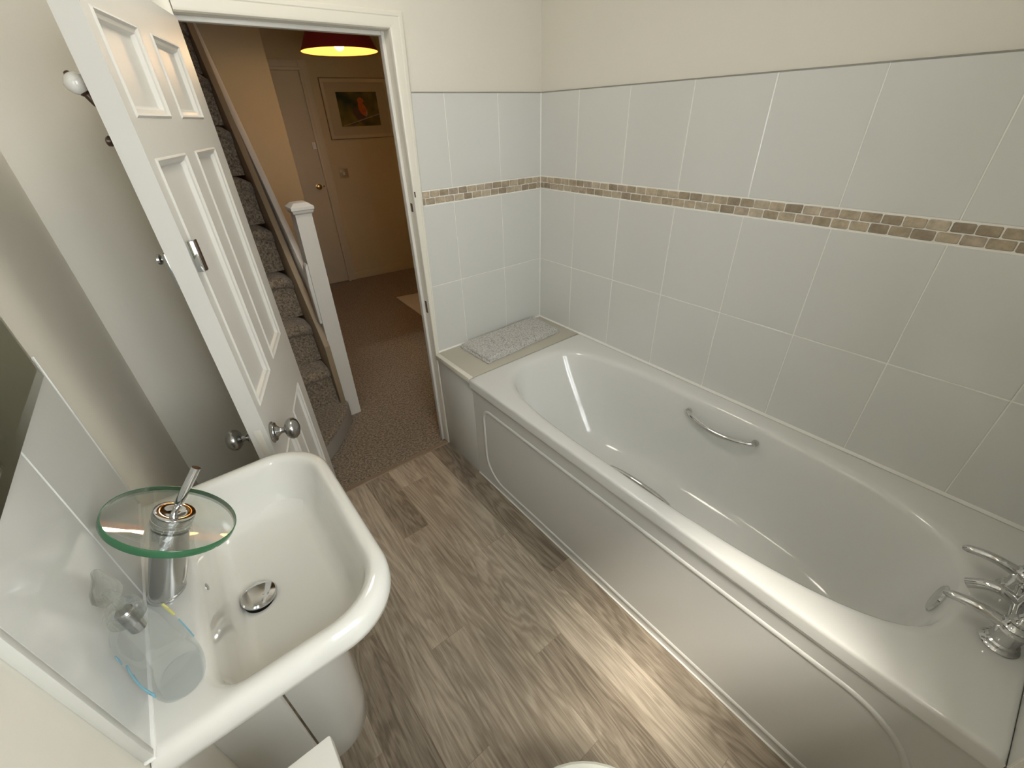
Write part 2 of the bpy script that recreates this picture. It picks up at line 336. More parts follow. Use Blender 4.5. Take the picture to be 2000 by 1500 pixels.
def tiles(bm, axis, us, zs, face, out, g=0.0013, ch=0.0014, th=TT):
    """axis 'x': tiles lie in plane x=face spanning y; out = +-1 outward direction"""
    def P(u, z, d): return (face + out * d, u, z) if axis == 'x' else (u, face + out * d, z)
    for u0, u1 in zip(us, us[1:]):
        for z0, z1 in zip(zs, zs[1:]):
            a, b = min(u0, u1) + g, max(u0, u1) - g; c, d = z0 + g, z1 - g
            r0 = [P(a, c, 0), P(b, c, 0), P(b, d, 0), P(a, d, 0)]
            r1 = [P(a, c, th - ch * 0.7), P(b, c, th - ch * 0.7), P(b, d, th - ch * 0.7), P(a, d, th - ch * 0.7)]
            r2 = [P(a + ch, c + ch, th), P(b - ch, c + ch, th), P(b - ch, d - ch, th), P(a + ch, d - ch, th)]
            loft(bm, [r0, r1, r2], True, True)
def mosaic(bm, axis, u0, u1, face, out, th=TT + 0.001):
    def P(u, z, d): return (face + out * d, u, z) if axis == 'x' else (u, face + out * d, z)
    sgn = 1 if u1 > u0 else -1
    for r in range(2):
        u = u0 + (sgn * -0.022 if r else 0.0); zc = ZB + 0.0155 + 0.0255 * (1 - r)
        while (u1 - u) * sgn > 0.004:
            w = 0.046 + random.uniform(-0.003, 0.003)
            a, b = u, u + sgn * w
            a = max(a, u0) if sgn > 0 else min(a, u0); b = min(b, u1) if sgn > 0 else max(b, u1)
            if abs(b - a) > 0.006:
                lo, hi = min(a, b) + 0.0014, max(a, b) - 0.0014; h = 0.0113
                j = lambda: random.uniform(-0.0008, 0.0008)
                c = 0.0022
                base = [(lo, zc - h + c), (lo + c, zc - h), (hi - c, zc - h), (hi, zc - h + c), (hi, zc + h - c), (hi - c, zc + h), (lo + c, zc + h), (lo, zc + h - c)]
                base = [(p + j(), q + j()) for p, q in base]; cx, cz = (lo + hi) / 2, zc
                loft(bm, [[P(p, q, 0.002) for p, q in base], [P(p, q, th - 0.0012) for p, q in base], [P(cx + (p - cx) * 0.93, cz + (q - cz) * 0.87, th) for p, q in base]])
            u = u + sgn * w
YE = YN
ycols = [0, -0.2344] + [-0.2344 - 0.25 * k for k in range(1, 7)] + [YE]
xcols = [0, -0.2415, -0.4915, -0.66]
zrows = [0.5411, 0.8711, 1.2011]
bm = nb(); tiles(bm, 'x', [-TT] + ycols[1:], zrows, 0, -1); tiles(bm, 'x', [-TT] + ycols[1:], [ZM, ZT], 0, -1)
obj('wall_tiling', bm, M['tile'], wall_right, ang=60, flat=True)
bm = nb(); box(bm, (-0.0066, YN, 0.5411), (0, -0.0066, ZT - 0.001)); obj('grout', bm, M['grout'], wall_right, flat=True)
bm = nb(); mosaic(bm, 'x', -TT - 0.001, YN, 0, -1); obj('mosaic_border', bm, M['stone'], wall_right, flat=True)
bm = nb(); tiles(bm, 'y', [-TT] + xcols[1:], zrows, 0, -1); tiles(bm, 'y', [-TT] + xcols[1:], [ZM, ZT], 0, -1)
obj('wall_tiling', bm, M['tile'], wall_back, flat=True)
bm = nb(); box(bm, (-0.66, -0.0066, 0.5411), (-0.0066, 0, ZT - 0.001)); obj('grout', bm, M['grout'], wall_back, flat=True)
bm = nb(); mosaic(bm, 'y', -TT - 0.001, -0.655, 0, -1); obj('mosaic_border', bm, M['stone'], wall_back, flat=True)
bm = nb(); tiles(bm, 'y', [-TT, -0.19, -0.44, -0.69], [0.5411, 0.8711, 1.13], YN, 1); obj('wall_tiling', bm, M['tile'], wall_front, flat=True)
bm = nb(); box(bm, (-0.69, YN, 0.5411), (-0.0066, YN + 0.0066, 1.129)); obj('grout', bm, M['grout'], wall_front, flat=True)
bm = nb(); box(bm, (-TT - 0.0012, YN, ZT - 0.0012), (0, -TT, ZT + 0.0018)); obj('tile_top_shadow', bm, M['shadow_line'], wall_right, flat=True)  # thin strip with the shade of the top tile edge painted in
bm = nb(); box(bm, (-0.645, -TT - 0.0012, ZT - 0.0012), (-TT, 0, ZT + 0.0018)); obj('tile_top_shadow', bm, M['shadow_line'], wall_back, flat=True)
# corner and rim sealant
bm = nb(); prism(bm, [(-TT, -TT, 0.55), (-TT - 0.003, -TT, 0.55), (-TT, -TT - 0.003, 0.55)], (0, 0, ZT - 0.55)); obj('corner_sealant', bm, M['sealant'], wall_right, flat=True)

# door frame and architrave (bathroom side), slightly out of true as in the photograph
fr = sroot('trim_1', (OX1, 0, 0))
def xo(z): return -0.657 + (z - 0.555) * 0.030
def xi(z): return -0.675
bm = nb()
prof = [(0.0, 0.0), (0.0, 0.013), (0.10, 0.016), (0.28, 0.0165), (0.34, 0.0145), (0.80, 0.0145), (0.93, 0.0125), (1.0, 0.007), (1.0, 0.0)]
def arch_ring(z, lo, hi): return [(lo + (hi - lo) * (1 - s), -d - 0.0, z) for s, d in [(q[0], q[1]) for q in prof]]
# right post
loft(bm, [arch_ring(0.0, xi(0), -0.6535), arch_ring(0.548, xi(0.55), -0.6535), arch_ring(0.55, xi(0.55), xo(0.55)), arch_ring(OZ, xi(OZ), xo(OZ))])
# head: mitred to the post
def head_ring(x, hi): return [(x, -d, OZ + hi * (1 - s)) for s, d in prof]
r_end = [(xo(OZ) + (xi(OZ) - xo(OZ)) * s, -d, OZ + 0.048 * (1 - s)) for s, d in prof]
loft(bm, [head_ring(OX0 - 0.0, 0.048), r_end])
loft(bm, [arch_ring(OZ, xi(OZ), xo(OZ)), r_end])
obj('architrave', bm, M['trim'], fr, ang=25)
bm = nb()
prism(bm, [(OX0 - 0.045, -0.014, 0), (OX0 - 0.002, -0.014, 0), (OX0 - 0.002, 0, 0), (OX0 - 0.045, 0, 0)], (0, 0, OZ + 0.048), 0.002)
obj('architrave', bm, M['trim'], fr)
bm = nb()  # lining
box(bm, (OX1, 0.0, 0), (OX1 + 0.03, WB, OZ), 0.001); box(bm, (OX0 - 0.03, 0.0, 0), (OX0, WB, OZ), 0.001); box(bm, (OX0 - 0.03, 0.0, OZ), (OX1 + 0.03, WB, OZ + 0.03), 0.001)
obj('door_lining', bm, M['trim'], fr)
bm = nb()  # stop bead
box(bm, (OX1 - 0.012, 0.030, 0), (OX1, 0.055, OZ), 0.002); box(bm, (OX0, 0.030, OZ - 0.012), (OX1 - 0.012, 0.055, OZ), 0.002)
obj('door_stop', bm, M['gloss'], fr)
for z, h in ((0.78, 0.055), (1.20, 0.032)):
    bm = nb(); box(bm, (xi(z) - 0.0012, 0.006, z - h / 2), (xi(z) + 0.001, 0.022, z + h / 2), 0.0004); obj('strike_plate', bm, M['bronze'], fr)
bm = nb(); box(bm, (xi(1.27) + 0.004, -0.0180, 1.240), (xi(1.27) + 0.008, -0.0155, 1.260), 0.0004); obj('catch_scar', bm, M['bronze'], fr)
bm = nb(); prism(bm, [(OX0, -0.014, 0.0), (OX0, -0.009, 0.004), (OX0, 0.012, 0.005), (OX0, 0.018, 0)], (OX1 - OX0, 0, 0)); struct(obj('trim_2', bm, M['wood_strip'], flat=True))

# ------------------------------------------------------------------ door leaf
PH = math.radians(19.4); DL, DT = 0.587, 0.041
H = Vector((-1.262, -0.016, 0.0)); dd = Vector((-math.sin(PH), -math.cos(PH), 0)); dn = Vector((-dd.y, dd.x, 0))  # dn: towards the camera side
def D(s, z, off=0.0): return H + dd * s + dn * off + Vector((0, 0, z))
door = sroot('door_1', H)
bm = nb()
ss = [0, 0.093, 0.287, 0.362, 0.556, DL]; zz = [0.012, 0.12, 0.690, 0.885, 1.450, 1.514, 1.668, 1.735]
def holes(i, j): return i in (1, 3) and j in (1, 3, 5)
for side, off in ((1, 0.0), (-1, -DT)):
    for i in range(5):
        for j in range(7):
            c = [(ss[i], zz[j]), (ss[i + 1], zz[j]), (ss[i + 1], zz[j + 1]), (ss[i], zz[j + 1])]
            if holes(i, j):
                # moulding steps into a recessed panel
                steps = [(0, 0.0), (0.004, 0.003), (0.008, -0.001), (0.014, -0.003), (0.018, -0.010), (0.020, -0.011)]
                rings = []
                for ins, dp in steps:
                    rings.append([D(s + (ins if k in (0, 3) else -ins), z + (ins if k in (0, 1) else -ins), off + side * dp) for k, (s, z) in enumerate(c)])
                loft(bm, rings, False, True)
            else:
                bm.faces.new([bm.verts.new(D(s, z, off)) for s, z in c])
c = [(0, zz[0]), (DL, zz[0]), (DL, zz[-1]), (0, zz[-1])]
for k in range(4):
    (s0, z0), (s1, z1) = c[k], c[(k + 1) % 4]
    bm.faces.new([bm.verts.new(D(s0, z0, 0)), bm.verts.new(D(s1, z1, 0)), bm.verts.new(D(s1, z1, -DT)), bm.verts.new(D(s0, z0, -DT))])
bmesh.ops.remove_doubles(bm, verts=bm.verts[:], dist=0.0002)
obj('door_leaf', bm, M['gloss'], door, ang=12)
def knob(par, s, z, off, sg, m1, m2, k=1.0):
    bm = nb(); lathe(bm, D(s, z, off), dn * sg, [(0, 0.027 * k), (0.003, 0.028 * k), (0.006, 0.025 * k), (0.009, 0.024 * k), (0.011, 0.017 * k), (0.013, 0.016 * k)], 36)
    o = obj('knob_rose', bm, m1, par)
    bm = nb(); lathe(bm, D(s, z, off + sg * 0.012), dn * sg, [(0, 0.016 * k), (0.003, 0.014 * k), (0.008, 0.009 * k), (0.013, 0.0075 * k), (0.019, 0.008 * k), (0.021, 0.012 * k), (0.024, 0.019 * k), (0.030, 0.0255 * k), (0.037, 0.028 * k), (0.045, 0.0265 * k), (0.052, 0.020 * k), (0.056, 0.010 * k), (0.057, 0.001)], 36)
    return obj('door_knob', bm, m2, par)
knob(door, 0.548, 0.795, 0.0, 1, M['satin'], M['satin'], 1.05)
knob(door, 0.548, 0.795, -DT, -1, M['satin'], M['satin'])
# rim latch box on the stile, bolt with thumb piece on the other face
bm = nb(); prism(bm, [D(0.566, 1.243, 0), D(0.583, 1.243, 0), D(0.583, 1.305, 0), D(0.566, 1.305, 0)], dn * 0.014, 0.0015); obj('latch_case', bm, M['chrome'], door)
bm = nb(); prism(bm, [D(0.563, 1.243, 0.0125), D(0.5755, 1.243, 0.0125), D(0.5755, 1.305, 0.0125), D(0.563, 1.305, 0.0125)], dn * 0.003, 0.0008); obj('latch_cover', bm, M['bronze'], door)
bm = nb(); prism(bm, [D(0.560, 1.215, -DT), D(0.580, 1.215, -DT), D(0.580, 1.285, -DT), D(0.560, 1.285, -DT)], -dn * 0.010, 0.0015); obj('bolt_plate', bm, M['satin'], door)
bm = nb(); tube(bm, [D(0.570, 1.272, -DT - 0.008), D(0.570, 1.274, -DT - 0.016)], 0.004); lathe(bm, D(0.570, 1.274, -DT - 0.014), -dn, [(0, 0.006), (0.002, 0.010), (0.006, 0.0105), (0.008, 0.007)], 20); obj('bolt_knob', bm, M['satin'], door)
bm = nb(); prism(bm, [D(DL, 0.755, -0.028), D(DL, 0.835, -0.028), D(DL, 0.835, -0.012), D(DL, 0.755, -0.012)], dd * 0.001, 0.0003); obj('edge_plate', bm, M['trim'], door)
# coat hook on the far face of the leaf, poking out beyond its edge
hk = thing('coat_hook', 'brown coat hook with white porcelain ball behind the open panelled door', 'hook', D(0.53, 1.50, -DT))
bm = nb(); prism(bm, [D(0.518, 1.47, -DT), D(0.545, 1.47, -DT), D(0.545, 1.585, -DT), D(0.518, 1.585, -DT)], -dn * 0.004, 0.001); obj('backplate', bm, M['bronze'], hk)
bm = nb()
q = [D(0.533, 1.528, -DT), D(0.535, 1.527, -DT - 0.008), D(0.536, 1.537, -DT - 0.016), D(0.537, 1.550, -DT - 0.022)]
tube(bm, q, [0.006, 0.0055, 0.006, 0.0065]); lathe(bm, q[-1], (q[-1] - q[-2]), [(-0.002, 0.005), (0.003, 0.009), (0.006, 0.009)], 16); obj('upper_hook', bm, M['bronze'], hk); bm = nb()
q2 = [D(0.535, 1.490, -DT), D(0.540, 1.482, -DT - 0.010), D(0.542, 1.480, -DT - 0.018)]; tube(bm, q2, [0.006, 0.005, 0.006]); lathe(bm, q2[-1], (-dn.x, -dn.y, 0.3), [(-0.006, 0.003), (-0.002, 0.008), (0.003, 0.009), (0.006, 0.006), (0.008, 0.001)], 16)
obj('lower_hook', bm, M['bronze'], hk)
bm = nb(); lathe(bm, q[-1], (q[-1] - q[-2]), [(0.003, 0.008), (0.008, 0.0145), (0.016, 0.018), (0.024, 0.017), (0.031, 0.011), (0.034, 0.004)], 24); b_ = obj('hook_ball', bm, M['porcelain'], hk); b_['label'] = 'white porcelain ball'
bm = nb(); lathe(bm, q[-1], (q[-1] - q[-2]), [(0.033, 0.0052), (0.036, 0.004), (0.037, 0.001)], 12); obj('hook_finial', bm, M['bronze'], hk)

# ------------------------------------------------------------------ bath
BX0, BX1, BY0, BY1, BZ = -0.684, -0.0105, -0.309, YN + TT, 0.550
bath = thing('bathtub', 'long white acrylic bathtub with side panel running along the tiled right wall', 'bathtub', ((BX0 + BX1) / 2, (BY0 + BY1) / 2, 0))
cx, cy = -0.355, -1.05
def rect_r(th, x0, x1, y0, y1, cx, cy):
    c, s = math.cos(th), math.sin(th); r = 1e9
    if c > 1e-9: r = min(r, (x1 - cx) / c)
    if c < -1e-9: r = min(r, (x0 - cx) / c)
    if s > 1e-9: r = min(r, (y1 - cy) / s)
    if s < -1e-9: r = min(r, (y0 - cy) / s)
    return r
ths = sorted([2 * PI * i / 160 for i in range(160)] + [math.atan2(y - cy, x - cx) % (2 * PI) for x in (BX0, BX1) for y in (BY0, BY1)])
def ring(z, fr): return [(cx + math.cos(t) * fr(t), cy + math.sin(t) * fr(t), z) for t in ths]
def rect_ring(z, ins): return ring(z, lambda t: rect_r(t, BX0 + ins, BX1 - ins, BY1 + ins, BY0 - ins, cx, cy))
def bowl(z, a, bp, bn, n):
    return ring(z, lambda t: sup(t, a, bp, bn, n))
rings = [rect_ring(0.508, 0.004), rect_ring(0.508, 0.0), rect_ring(0.540, 0.0), rect_ring(0.546, 0.0015), rect_ring(0.5493, 0.005), rect_ring(0.5500, 0.012)]
rings += [bowl(0.5490, 0.292, 0.712, 0.812, 3.2), bowl(0.5455, 0.279, 0.696, 0.797, 3.2), bowl(0.538, 0.270, 0.686, 0.787, 3.2), bowl(0.525, 0.264, 0.677, 0.780, 3.2),
          bowl(0.47, 0.255, 0.648, 0.770, 3.2), bowl(0.40, 0.246, 0.605, 0.759, 3.2), bowl(0.32, 0.237, 0.553, 0.747, 3.1), bowl(0.25, 0.227, 0.505, 0.732, 3.0),
          bowl(0.20, 0.212, 0.462, 0.708, 2.9), bowl(0.168, 0.185, 0.415, 0.670, 2.8), bowl(0.152, 0.145, 0.36, 0.61, 2.7), bowl(0.146, 0.08, 0.25, 0.45, 2.4), bowl(0.145, 0.02, 0.06, 0.1, 2.0)]
bm = nb(); loft(bm, rings, False, True); obj('tub', bm, M['acrylic'], bath, ang=50)
# side panel with embossed bead
bm = nb()
PX = -0.672
box(bm, (PX, BY1, 0.0), (PX + 0.012, BY0 - 0.002, 0.507))
box(bm, (PX - 0.0085, BY1, 0.497), (PX, BY0 - 0.002, 0.507), 0.0015)
obj('side_panel', bm, M['panel'], bath)
def rr_path(y0, y1, z0, z1, rs, n=14):
    # far top, far bottom, near bottom, near top corners
    P = []
    for (yc, zc, r, a0) in ((y0 - rs[0], z1 - rs[0], rs[0], 90), (y1 + rs[3], z1 - rs[3], rs[3], 180), (y1 + rs[2], z0 + rs[2], rs[2], 270), (y0 - rs[1], z0 + rs[1], rs[1], 360)):
        for i in range(n):
            a = math.radians(a0 - 0 + 90 * i / (n - 1)) if False else None
            t = i / (n - 1)
            k = {90: 0, 180: 1, 270: 2, 360: 3}[a0]
            ang = math.radians({0: 0, 1: 90, 2: 180, 3: 270}[k] + 90 * t)
            P.append((yc + r * math.cos(ang), zc + r * math.sin(ang)))
    return P
P = rr_path(-0.384, -1.905, 0.042, 0.428, (0.05, 0.13, 0.13, 0.16))
bm = nb()
n = len(P); cyy, czz = -1.14, 0.235; rings = []
for k in range(9):
    a = PI * k / 8; w, h = 0.0085, 0.0052
    rr = []
    for i in range(n):
        p0, p1 = P[i - 1], P[(i + 1) % n]; tx, tz = p1[0] - p0[0], p1[1] - p0[1]; l = math.hypot(tx, tz) or 1; nx, nz = -tz / l, tx / l
        rr.append((PX + 0.0005 - h * math.sin(a), P[i][0] + nx * w * math.cos(a) * -1, P[i][1] + nz * w * math.cos(a) * -1))
    rings.append(rr)
loft(bm, rings, False, False); obj('panel_bead', bm, M['panel'], bath, ang=80)
bm = nb(); box(bm, (PX - 0.006, BY1, 0.0), (PX, BY0, 0.005), 0.0015); obj('floor_sealant', bm, M['sealant'], bath)
bm = nb(); prism(bm, [(-TT - 0.0002, BY1, 0.549), (-TT - 0.009, BY1, 0.5502), (-TT - 0.0002, BY1, 0.557)], (0, BY0 - BY1, 0)); obj('wall_sealant', bm, M['sealant'], bath, flat=True)
# grab handles on the inner side walls
def grab(x, sgn, y0, y1, z):
    bm = nb(); pts = []
    for i in range(17):
        t = i / 16; y = y0 + (y1 - y0) * t; d = 0.004 + 0.030 * math.sin(PI * t) ** 0.55
        pts.append((x + sgn * d, y, z - 0.012 * math.sin(PI * t)))
    tube(bm, pts, [0.0075 + 0.002 * math.sin(PI * i / 16) for i in range(17)], 14)
    for y in (y0, y1): lathe(bm, (x - sgn * 0.006, y, z), (sgn, 0, 0.12), [(0, 0.012), (0.006, 0.0125), (0.012, 0.010), (0.014, 0.004)], 20)
    obj('grab_handle', bm, M['chrome'], bath)
grab(-0.108, -1, -1.005, -1.265, 0.488)
grab(-0.606, 1, -1.01, -1.25, 0.497)
bm = nb(); lathe(bm, (-0.312, -1.826, 0.462), (0, 1, 0.12), [(0, 0.034), (0.004, 0.039), (0.010, 0.040), (0.014, 0.036), (0.016, 0.004)], 32); obj('overflow_cover', bm, M['chrome'], bath)
bm = nb(); lathe(bm, (-0.345, -1.60, 0.1455), (0, 0, 1), [(0, 0.034), (0.003, 0.033), (0.004, 0.02), (0.002, 0.018)], 32); obj('bath_waste', bm, M['chrome'], bath)

# bath tap: two lever handled pillar bodies joined by a bridge and spout
tp = thing('bath_mixer_tap', 'chrome lever-handled mixer tap on the near end of the bathtub', 'tap', (-0.345, -1.905, BZ))
def pillar(x):
    y = -1.905
    bm = nb(); lathe(bm, (x, y, BZ), (0, 0, 1), [(0, 0.030), (0.003, 0.031), (0.006, 0.029), (0.008, 0.025), (0.012, 0.0235), (0.015, 0.026), (0.018, 0.0225), (0.024, 0.0215), (0.046, 0.0225), (0.049, 0.0255), (0.053, 0.0255), (0.055, 0.022), (0.060, 0.021), (0.064, 0.023), (0.067, 0.019), (0.074, 0.016), (0.078, 0.0175), (0.080, 0.011), (0.086, 0.008), (0.092, 0.0095), (0.098, 0.006), (0.100, 0.001)], 36)
    obj('tap_body', bm, M['chrome'], tp)
    bm = nb(); pts = []; rs = []
    for i in range(15):
        t = i / 14; pts.append((x, y + 0.008 + 0.098 * t, BZ + 0.052 + 0.012 * math.sin(PI * t * 0.9) - 0.006 * t))
        rs.append(0.0135 - 0.0045 * t ** 0.7)
    rs[-2] = 0.0085; rs[-1] = 0.0045
    tube(bm, pts, rs, 16); obj('lever_handle', bm, M['chrome'], tp)
pillar(-0.437); pillar(-0.262)
bm = nb(); tube(bm, [(-0.437, -1.905, BZ + 0.038), (-0.35, -1.905, BZ + 0.038), (-0.262, -1.905, BZ + 0.038)], 0.010, 16); obj('bridge', bm, M['chrome'], tp)
bm = nb(); tube(bm, arc_pts(lambda t: (-0.345, -1.905 + 0.075 * t, BZ + 0.040 + 0.020 * math.sin(PI * t) - 0.012 * t), 12), 0.011, 16); obj('spout', bm, M['chrome'], tp)
bm = nb(); tube(bm, [(-0.345, -1.905, BZ + 0.04), (-0.345, -1.91, BZ + 0.12)], 0.009, 14); lathe(bm, (-0.345, -1.91, BZ + 0.118), (0, 0, 1), [(0, 0.012), (0.012, 0.014), (0.016, 0.008)], 16); obj('shower_riser', bm, M['chrome'], tp)

# boxed shelf at the bath's far end
sh = thing('bath_end_shelf', 'beige-topped boxed shelf with white front between bathtub and doorway wall', 'shelf', (-0.34, -0.155, 0))
bm = nb(); box(bm, (-0.672, -0.309, 0.0), (-0.660, -TT - 0.012, 0.528), 0.001); obj('front_panel', bm, M['panel'], sh)
bm = nb(); box(bm, (-0.660, -0.307, 0.528), (-TT, -TT, 0.549), 0.001); obj('shelf_top', bm, M['beige'], sh)
bm = nb(); box(bm, (-0.683, -0.307, 0.524), (-0.660, -TT - 0.012, 0.5505), 0.003); obj('edge_trim', bm, M['trim'], sh)
bm = nb(); prism(bm, [(-0.66, -TT, 0.549), (-0.66, -TT - 0.005, 0.549), (-0.66, -TT, 0.555)], (0.65, 0, 0)); prism(bm, [(-TT, -TT, 0.549), (-TT - 0.005, -TT, 0.549), (-TT, -TT, 0.555)], (0, -0.30, 0)); obj('shelf_sealant', bm, M['sealant'], sh, flat=True)

# folded bath mat
c4 = [Vector((-0.550, -0.034, 0)), Vector((-0.058, -0.020, 0)), Vector((-0.070, -0.232, 0)), Vector((-0.545, -0.262, 0))]
bm = nb(); NX, NY = 70, 34
def towel_z(u, v, k):
    e = min(u, 1 - u, v, 1 - v); ed = min(1, e / 0.05) ** 0.5
    wob = 0.002 * noise.noise(Vector((u * 5, v * 3, k * 3.1)))
    return wob, ed
def layer(z0, th, ins, seed):
    g = []
    for i in range(NX + 1):
        row = []
        for j in range(NY + 1):
            u, v = i / NX, j / NY
            p = c4[0].lerp(c4[1], u).lerp(c4[3].lerp(c4[2], u), v)
            w, ed = towel_z(u, v, seed)
            ex = 0.005 * noise.noise(Vector((u * 9, v * 9, seed))); ey = 0.005 * noise.noise(Vector((u * 9 + 5, v * 9, seed)))
            p = p + Vector((ex + (0.5 - u) * ins, ey + (v - 0.5) * ins * 0.6, z0 + th * (0.25 + 0.75 * ed) + w + 0.0012 * noise.noise(Vector((u * 90, v * 45, seed)))))
            row.append(bm.verts.new(p))
        g.append(row)
    for i in range(NX):
        for j in range(NY): bm.faces.new((g[i][j], g[i + 1][j], g[i + 1][j + 1], g[i][j + 1]))
    lo = []
    edge = [g[i][0] for i in range(NX + 1)] + [g[NX][j] for j in range(1, NY + 1)] + [g[i][NY] for i in range(NX - 1, -1, -1)] + [g[0][j] for j in range(NY - 1, 0, -1)]
    low = [bm.verts.new((v.co.x, v.co.y, z0)) for v in edge]
    m_ = len(edge)
    for i in range(m_): bm.faces.new((edge[i], edge[(i + 1) % m_], low[(i + 1) % m_], low[i]))
    bm.faces.new(low)
layer(0.5507, 0.013, 0.0, 1.3); layer(0.5620, 0.013, 0.012, 4.7)
tag(obj('folded_bath_mat', bm, M['towel'], ang=70, origin=(-0.3, -0.13, 0.5495)), 'folded white terry bath mat lying on the beige shelf behind the tub', 'towel')

# ------------------------------------------------------------------ basin
BSY = -0.985; RZ = 0.875
bs = thing('wash_basin', 'white ceramic wash basin with rounded corners under the mirror', 'sink', (XL + 0.17, BSY, 0))
bcx, bcy = -1.525, BSY
bth = [2 * PI * i / 128 for i in range(128)]
OXF, OH = -1.378, 0.251
def outer_xy(th, ins=0.0, rad=0.105):
    """rounded-corner D shape: square at the wall, round at the front"""
    x0, x1, y0, y1 = XL, OXF - ins, bcy - OH + ins, bcy + OH - ins
    c, s = math.cos(th), math.sin(th); r = rect_r(th, x0, x1, y0, y1, bcx, bcy)
    # walk back to the rounded corner
    k = rad
    def inside(rr):
        x, y = bcx + c * rr, bcy + s * rr
        if x > x1 - k and y > y1 - k: return math.hypot(x - (x1 - k), y - (y1 - k)) <= k
        if x > x1 - k and y < y0 + k: return math.hypot(x - (x1 - k), y - (y0 + k)) <= k
        return True
    if not inside(r):
        lo, hi = 0, r
        for _ in range(30):
            mid = (lo + hi) / 2
            if inside(mid): lo = mid
            else: hi = mid
        r = lo
    return bcx + c * r, bcy + s * r
bth = sorted(bth + [math.atan2(s * OH, XL - bcx) % (2 * PI) for s in (1, -1)])
def oring(z, ins, rad=0.105): return [(*outer_xy(t, ins, rad), z) for t in bth]
def inner_xy(th, x0, x1, hw, rad):
    c, s = math.cos(th), math.sin(th); r = rect_r(th, x0, x1, bcy - hw, bcy + hw, bcx, bcy); k = rad
    def inside(rr):
        x, y = bcx + c * rr, bcy + s * rr
        for (qx, sx, kk) in ((x1, 1, k), (x0, -1, k * 0.45)):
            if (x - (qx - sx * kk)) * sx > 0 and abs(y - bcy) > hw - kk: return math.hypot(x - (qx - sx * kk), abs(y - bcy) - (hw - kk)) <= kk
        return True
    if not inside(r):
        lo, hi = 0, r
        for _ in range(30):
            mid = (lo + hi) / 2
            if inside(mid): lo = mid
            else: hi = mid
        r = lo
    return bcx + c * r, bcy + s * r
def iring(zf, x0, x1, hw, rad):
    out = []
    for t in bth:
        x, y = inner_xy(t, x0, x1, hw, rad); out.append((x, y, zf(x, y) if callable(zf) else zf))
    return out
# deck slopes gently: rim highest at the outside
rings = [oring(0.74, 0.085, 0.08), oring(0.79, 0.045, 0.09), oring(0.822, 0.012), oring(0.827, 0.005), oring(0.832, 0.001), oring(0.842, 0.0), oring(0.860, 0.001), oring(0.868, 0.0045), oring(0.8735, 0.010), oring(0.875, 0.018)]
rings += [iring(0.8745, -1.651, -1.402, 0.227, 0.092), iring(0.871, -1.6455, -1.407, 0.222, 0.088), iring(0.863, -1.641, -1.4115, 0.2175, 0.085), iring(0.85, -1.638, -1.415, 0.214, 0.083)]
rings += [iring(0.81, -1.633, -1.425, 0.206, 0.080), iring(0.780, -1.628, -1.436, 0.197, 0.078), iring(0.766, -1.623, -1.448, 0.187, 0.076), iring(lambda x, y: 0.757 + 0.010 * (x + 1.59) * 5, -1.614, -1.465, 0.172, 0.07)]
bm = nb(); vr = loft(bm, rings, True, False)
# floor of the bowl falls towards the waste
N_ = len(vr[-1]); wr = 0.030; wx, wy, wz = -1.583, -0.985, 0.748
last = vr[-1]
prev = last
for kk in (0.66, 0.33, 0.0):
    cur = []
    for i, t in enumerate(bth):
        o_ = rings[-1][i]; w = Vector((wx + math.cos(t) * wr * 0.9, wy + math.sin(t) * wr, wz))
        p = w.lerp(Vector(o_), kk) if kk > 0 else w
        p = Vector((p.x, p.y, wz + (o_[2] - wz) * (kk ** 1.3)))
        cur.append(bm.verts.new(p))
    for i in range(N_): bm.faces.new((prev[i], prev[(i + 1) % N_], cur[(i + 1) % N_], cur[i]))
    prev = cur
cur = [bm.verts.new((v.co.x, v.co.y, wz - 0.012)) for v in prev]
for i in range(N_): bm.faces.new((prev[i], prev[(i + 1) % N_], cur[(i + 1) % N_], cur[i]))
bm.faces.new(cur)
obj('bowl', bm, M['ceramic'], bs, ang=55)
bm = nb(); lathe(bm, (wx, wy, wz - 0.011), (0, 0, 1), [(0, 0.0275), (0.004, 0.0275)], 32); b_ = obj('waste_hole', bm, M['black'], bs); b_['label'] = 'black waste opening'
bm = nb(); lathe(bm, (wx, wy, wz - 0.008), (0.10, 0.05, 1), [(0, 0.012), (0.010, 0.012), (0.0105, 0.026), (0.013, 0.030), (0.0165, 0.0305), (0.020, 0.028), (0.0215, 0.020), (0.022, 0.004)], 40); b_ = obj('plug', bm, M['chrome'], bs); b_['label'] = 'round chrome plug'
bm = nb(); lathe(bm, (-1.6372, -0.985, 0.838), (1, 0, 0.15), [(0, 0.0062), (0.0015, 0.0062), (0.0025, 0.003)], 20); obj('overflow_hole', bm, M['satin'], bs)
# hanging pedestal shroud
def ped(z, x1, hw, n=26, rad=None):
    rad = rad or hw * 0.95; pts = [(-1.611, BSY - hw, z)]
    for i in range(n):
        a = -PI / 2 + PI * i / (n - 1); pts.append((x1 - rad + rad * math.cos(a), BSY + hw * math.sin(a), z))
    pts.append((-1.611, BSY + hw, z)); return pts
bm = nb(); loft(bm, [ped(0.222, -1.515, 0.080), ped(0.214, -1.508, 0.085), ped(0.214, -1.502, 0.089), ped(0.222, -1.498, 0.092), ped(0.30, -1.492, 0.096), ped(0.45, -1.487, 0.098), ped(0.62, -1.482, 0.100), ped(0.739, -1.478, 0.102)])
obj('pedestal', bm, M['ceramic'], bs, ang=50)
bm = nb(); box(bm, (XL, BSY - OH, 0.874), (XL + TT + 0.004, BSY + OH, 0.879), 0.0015); obj('basin_sealant', bm, M['sealant'], bs)

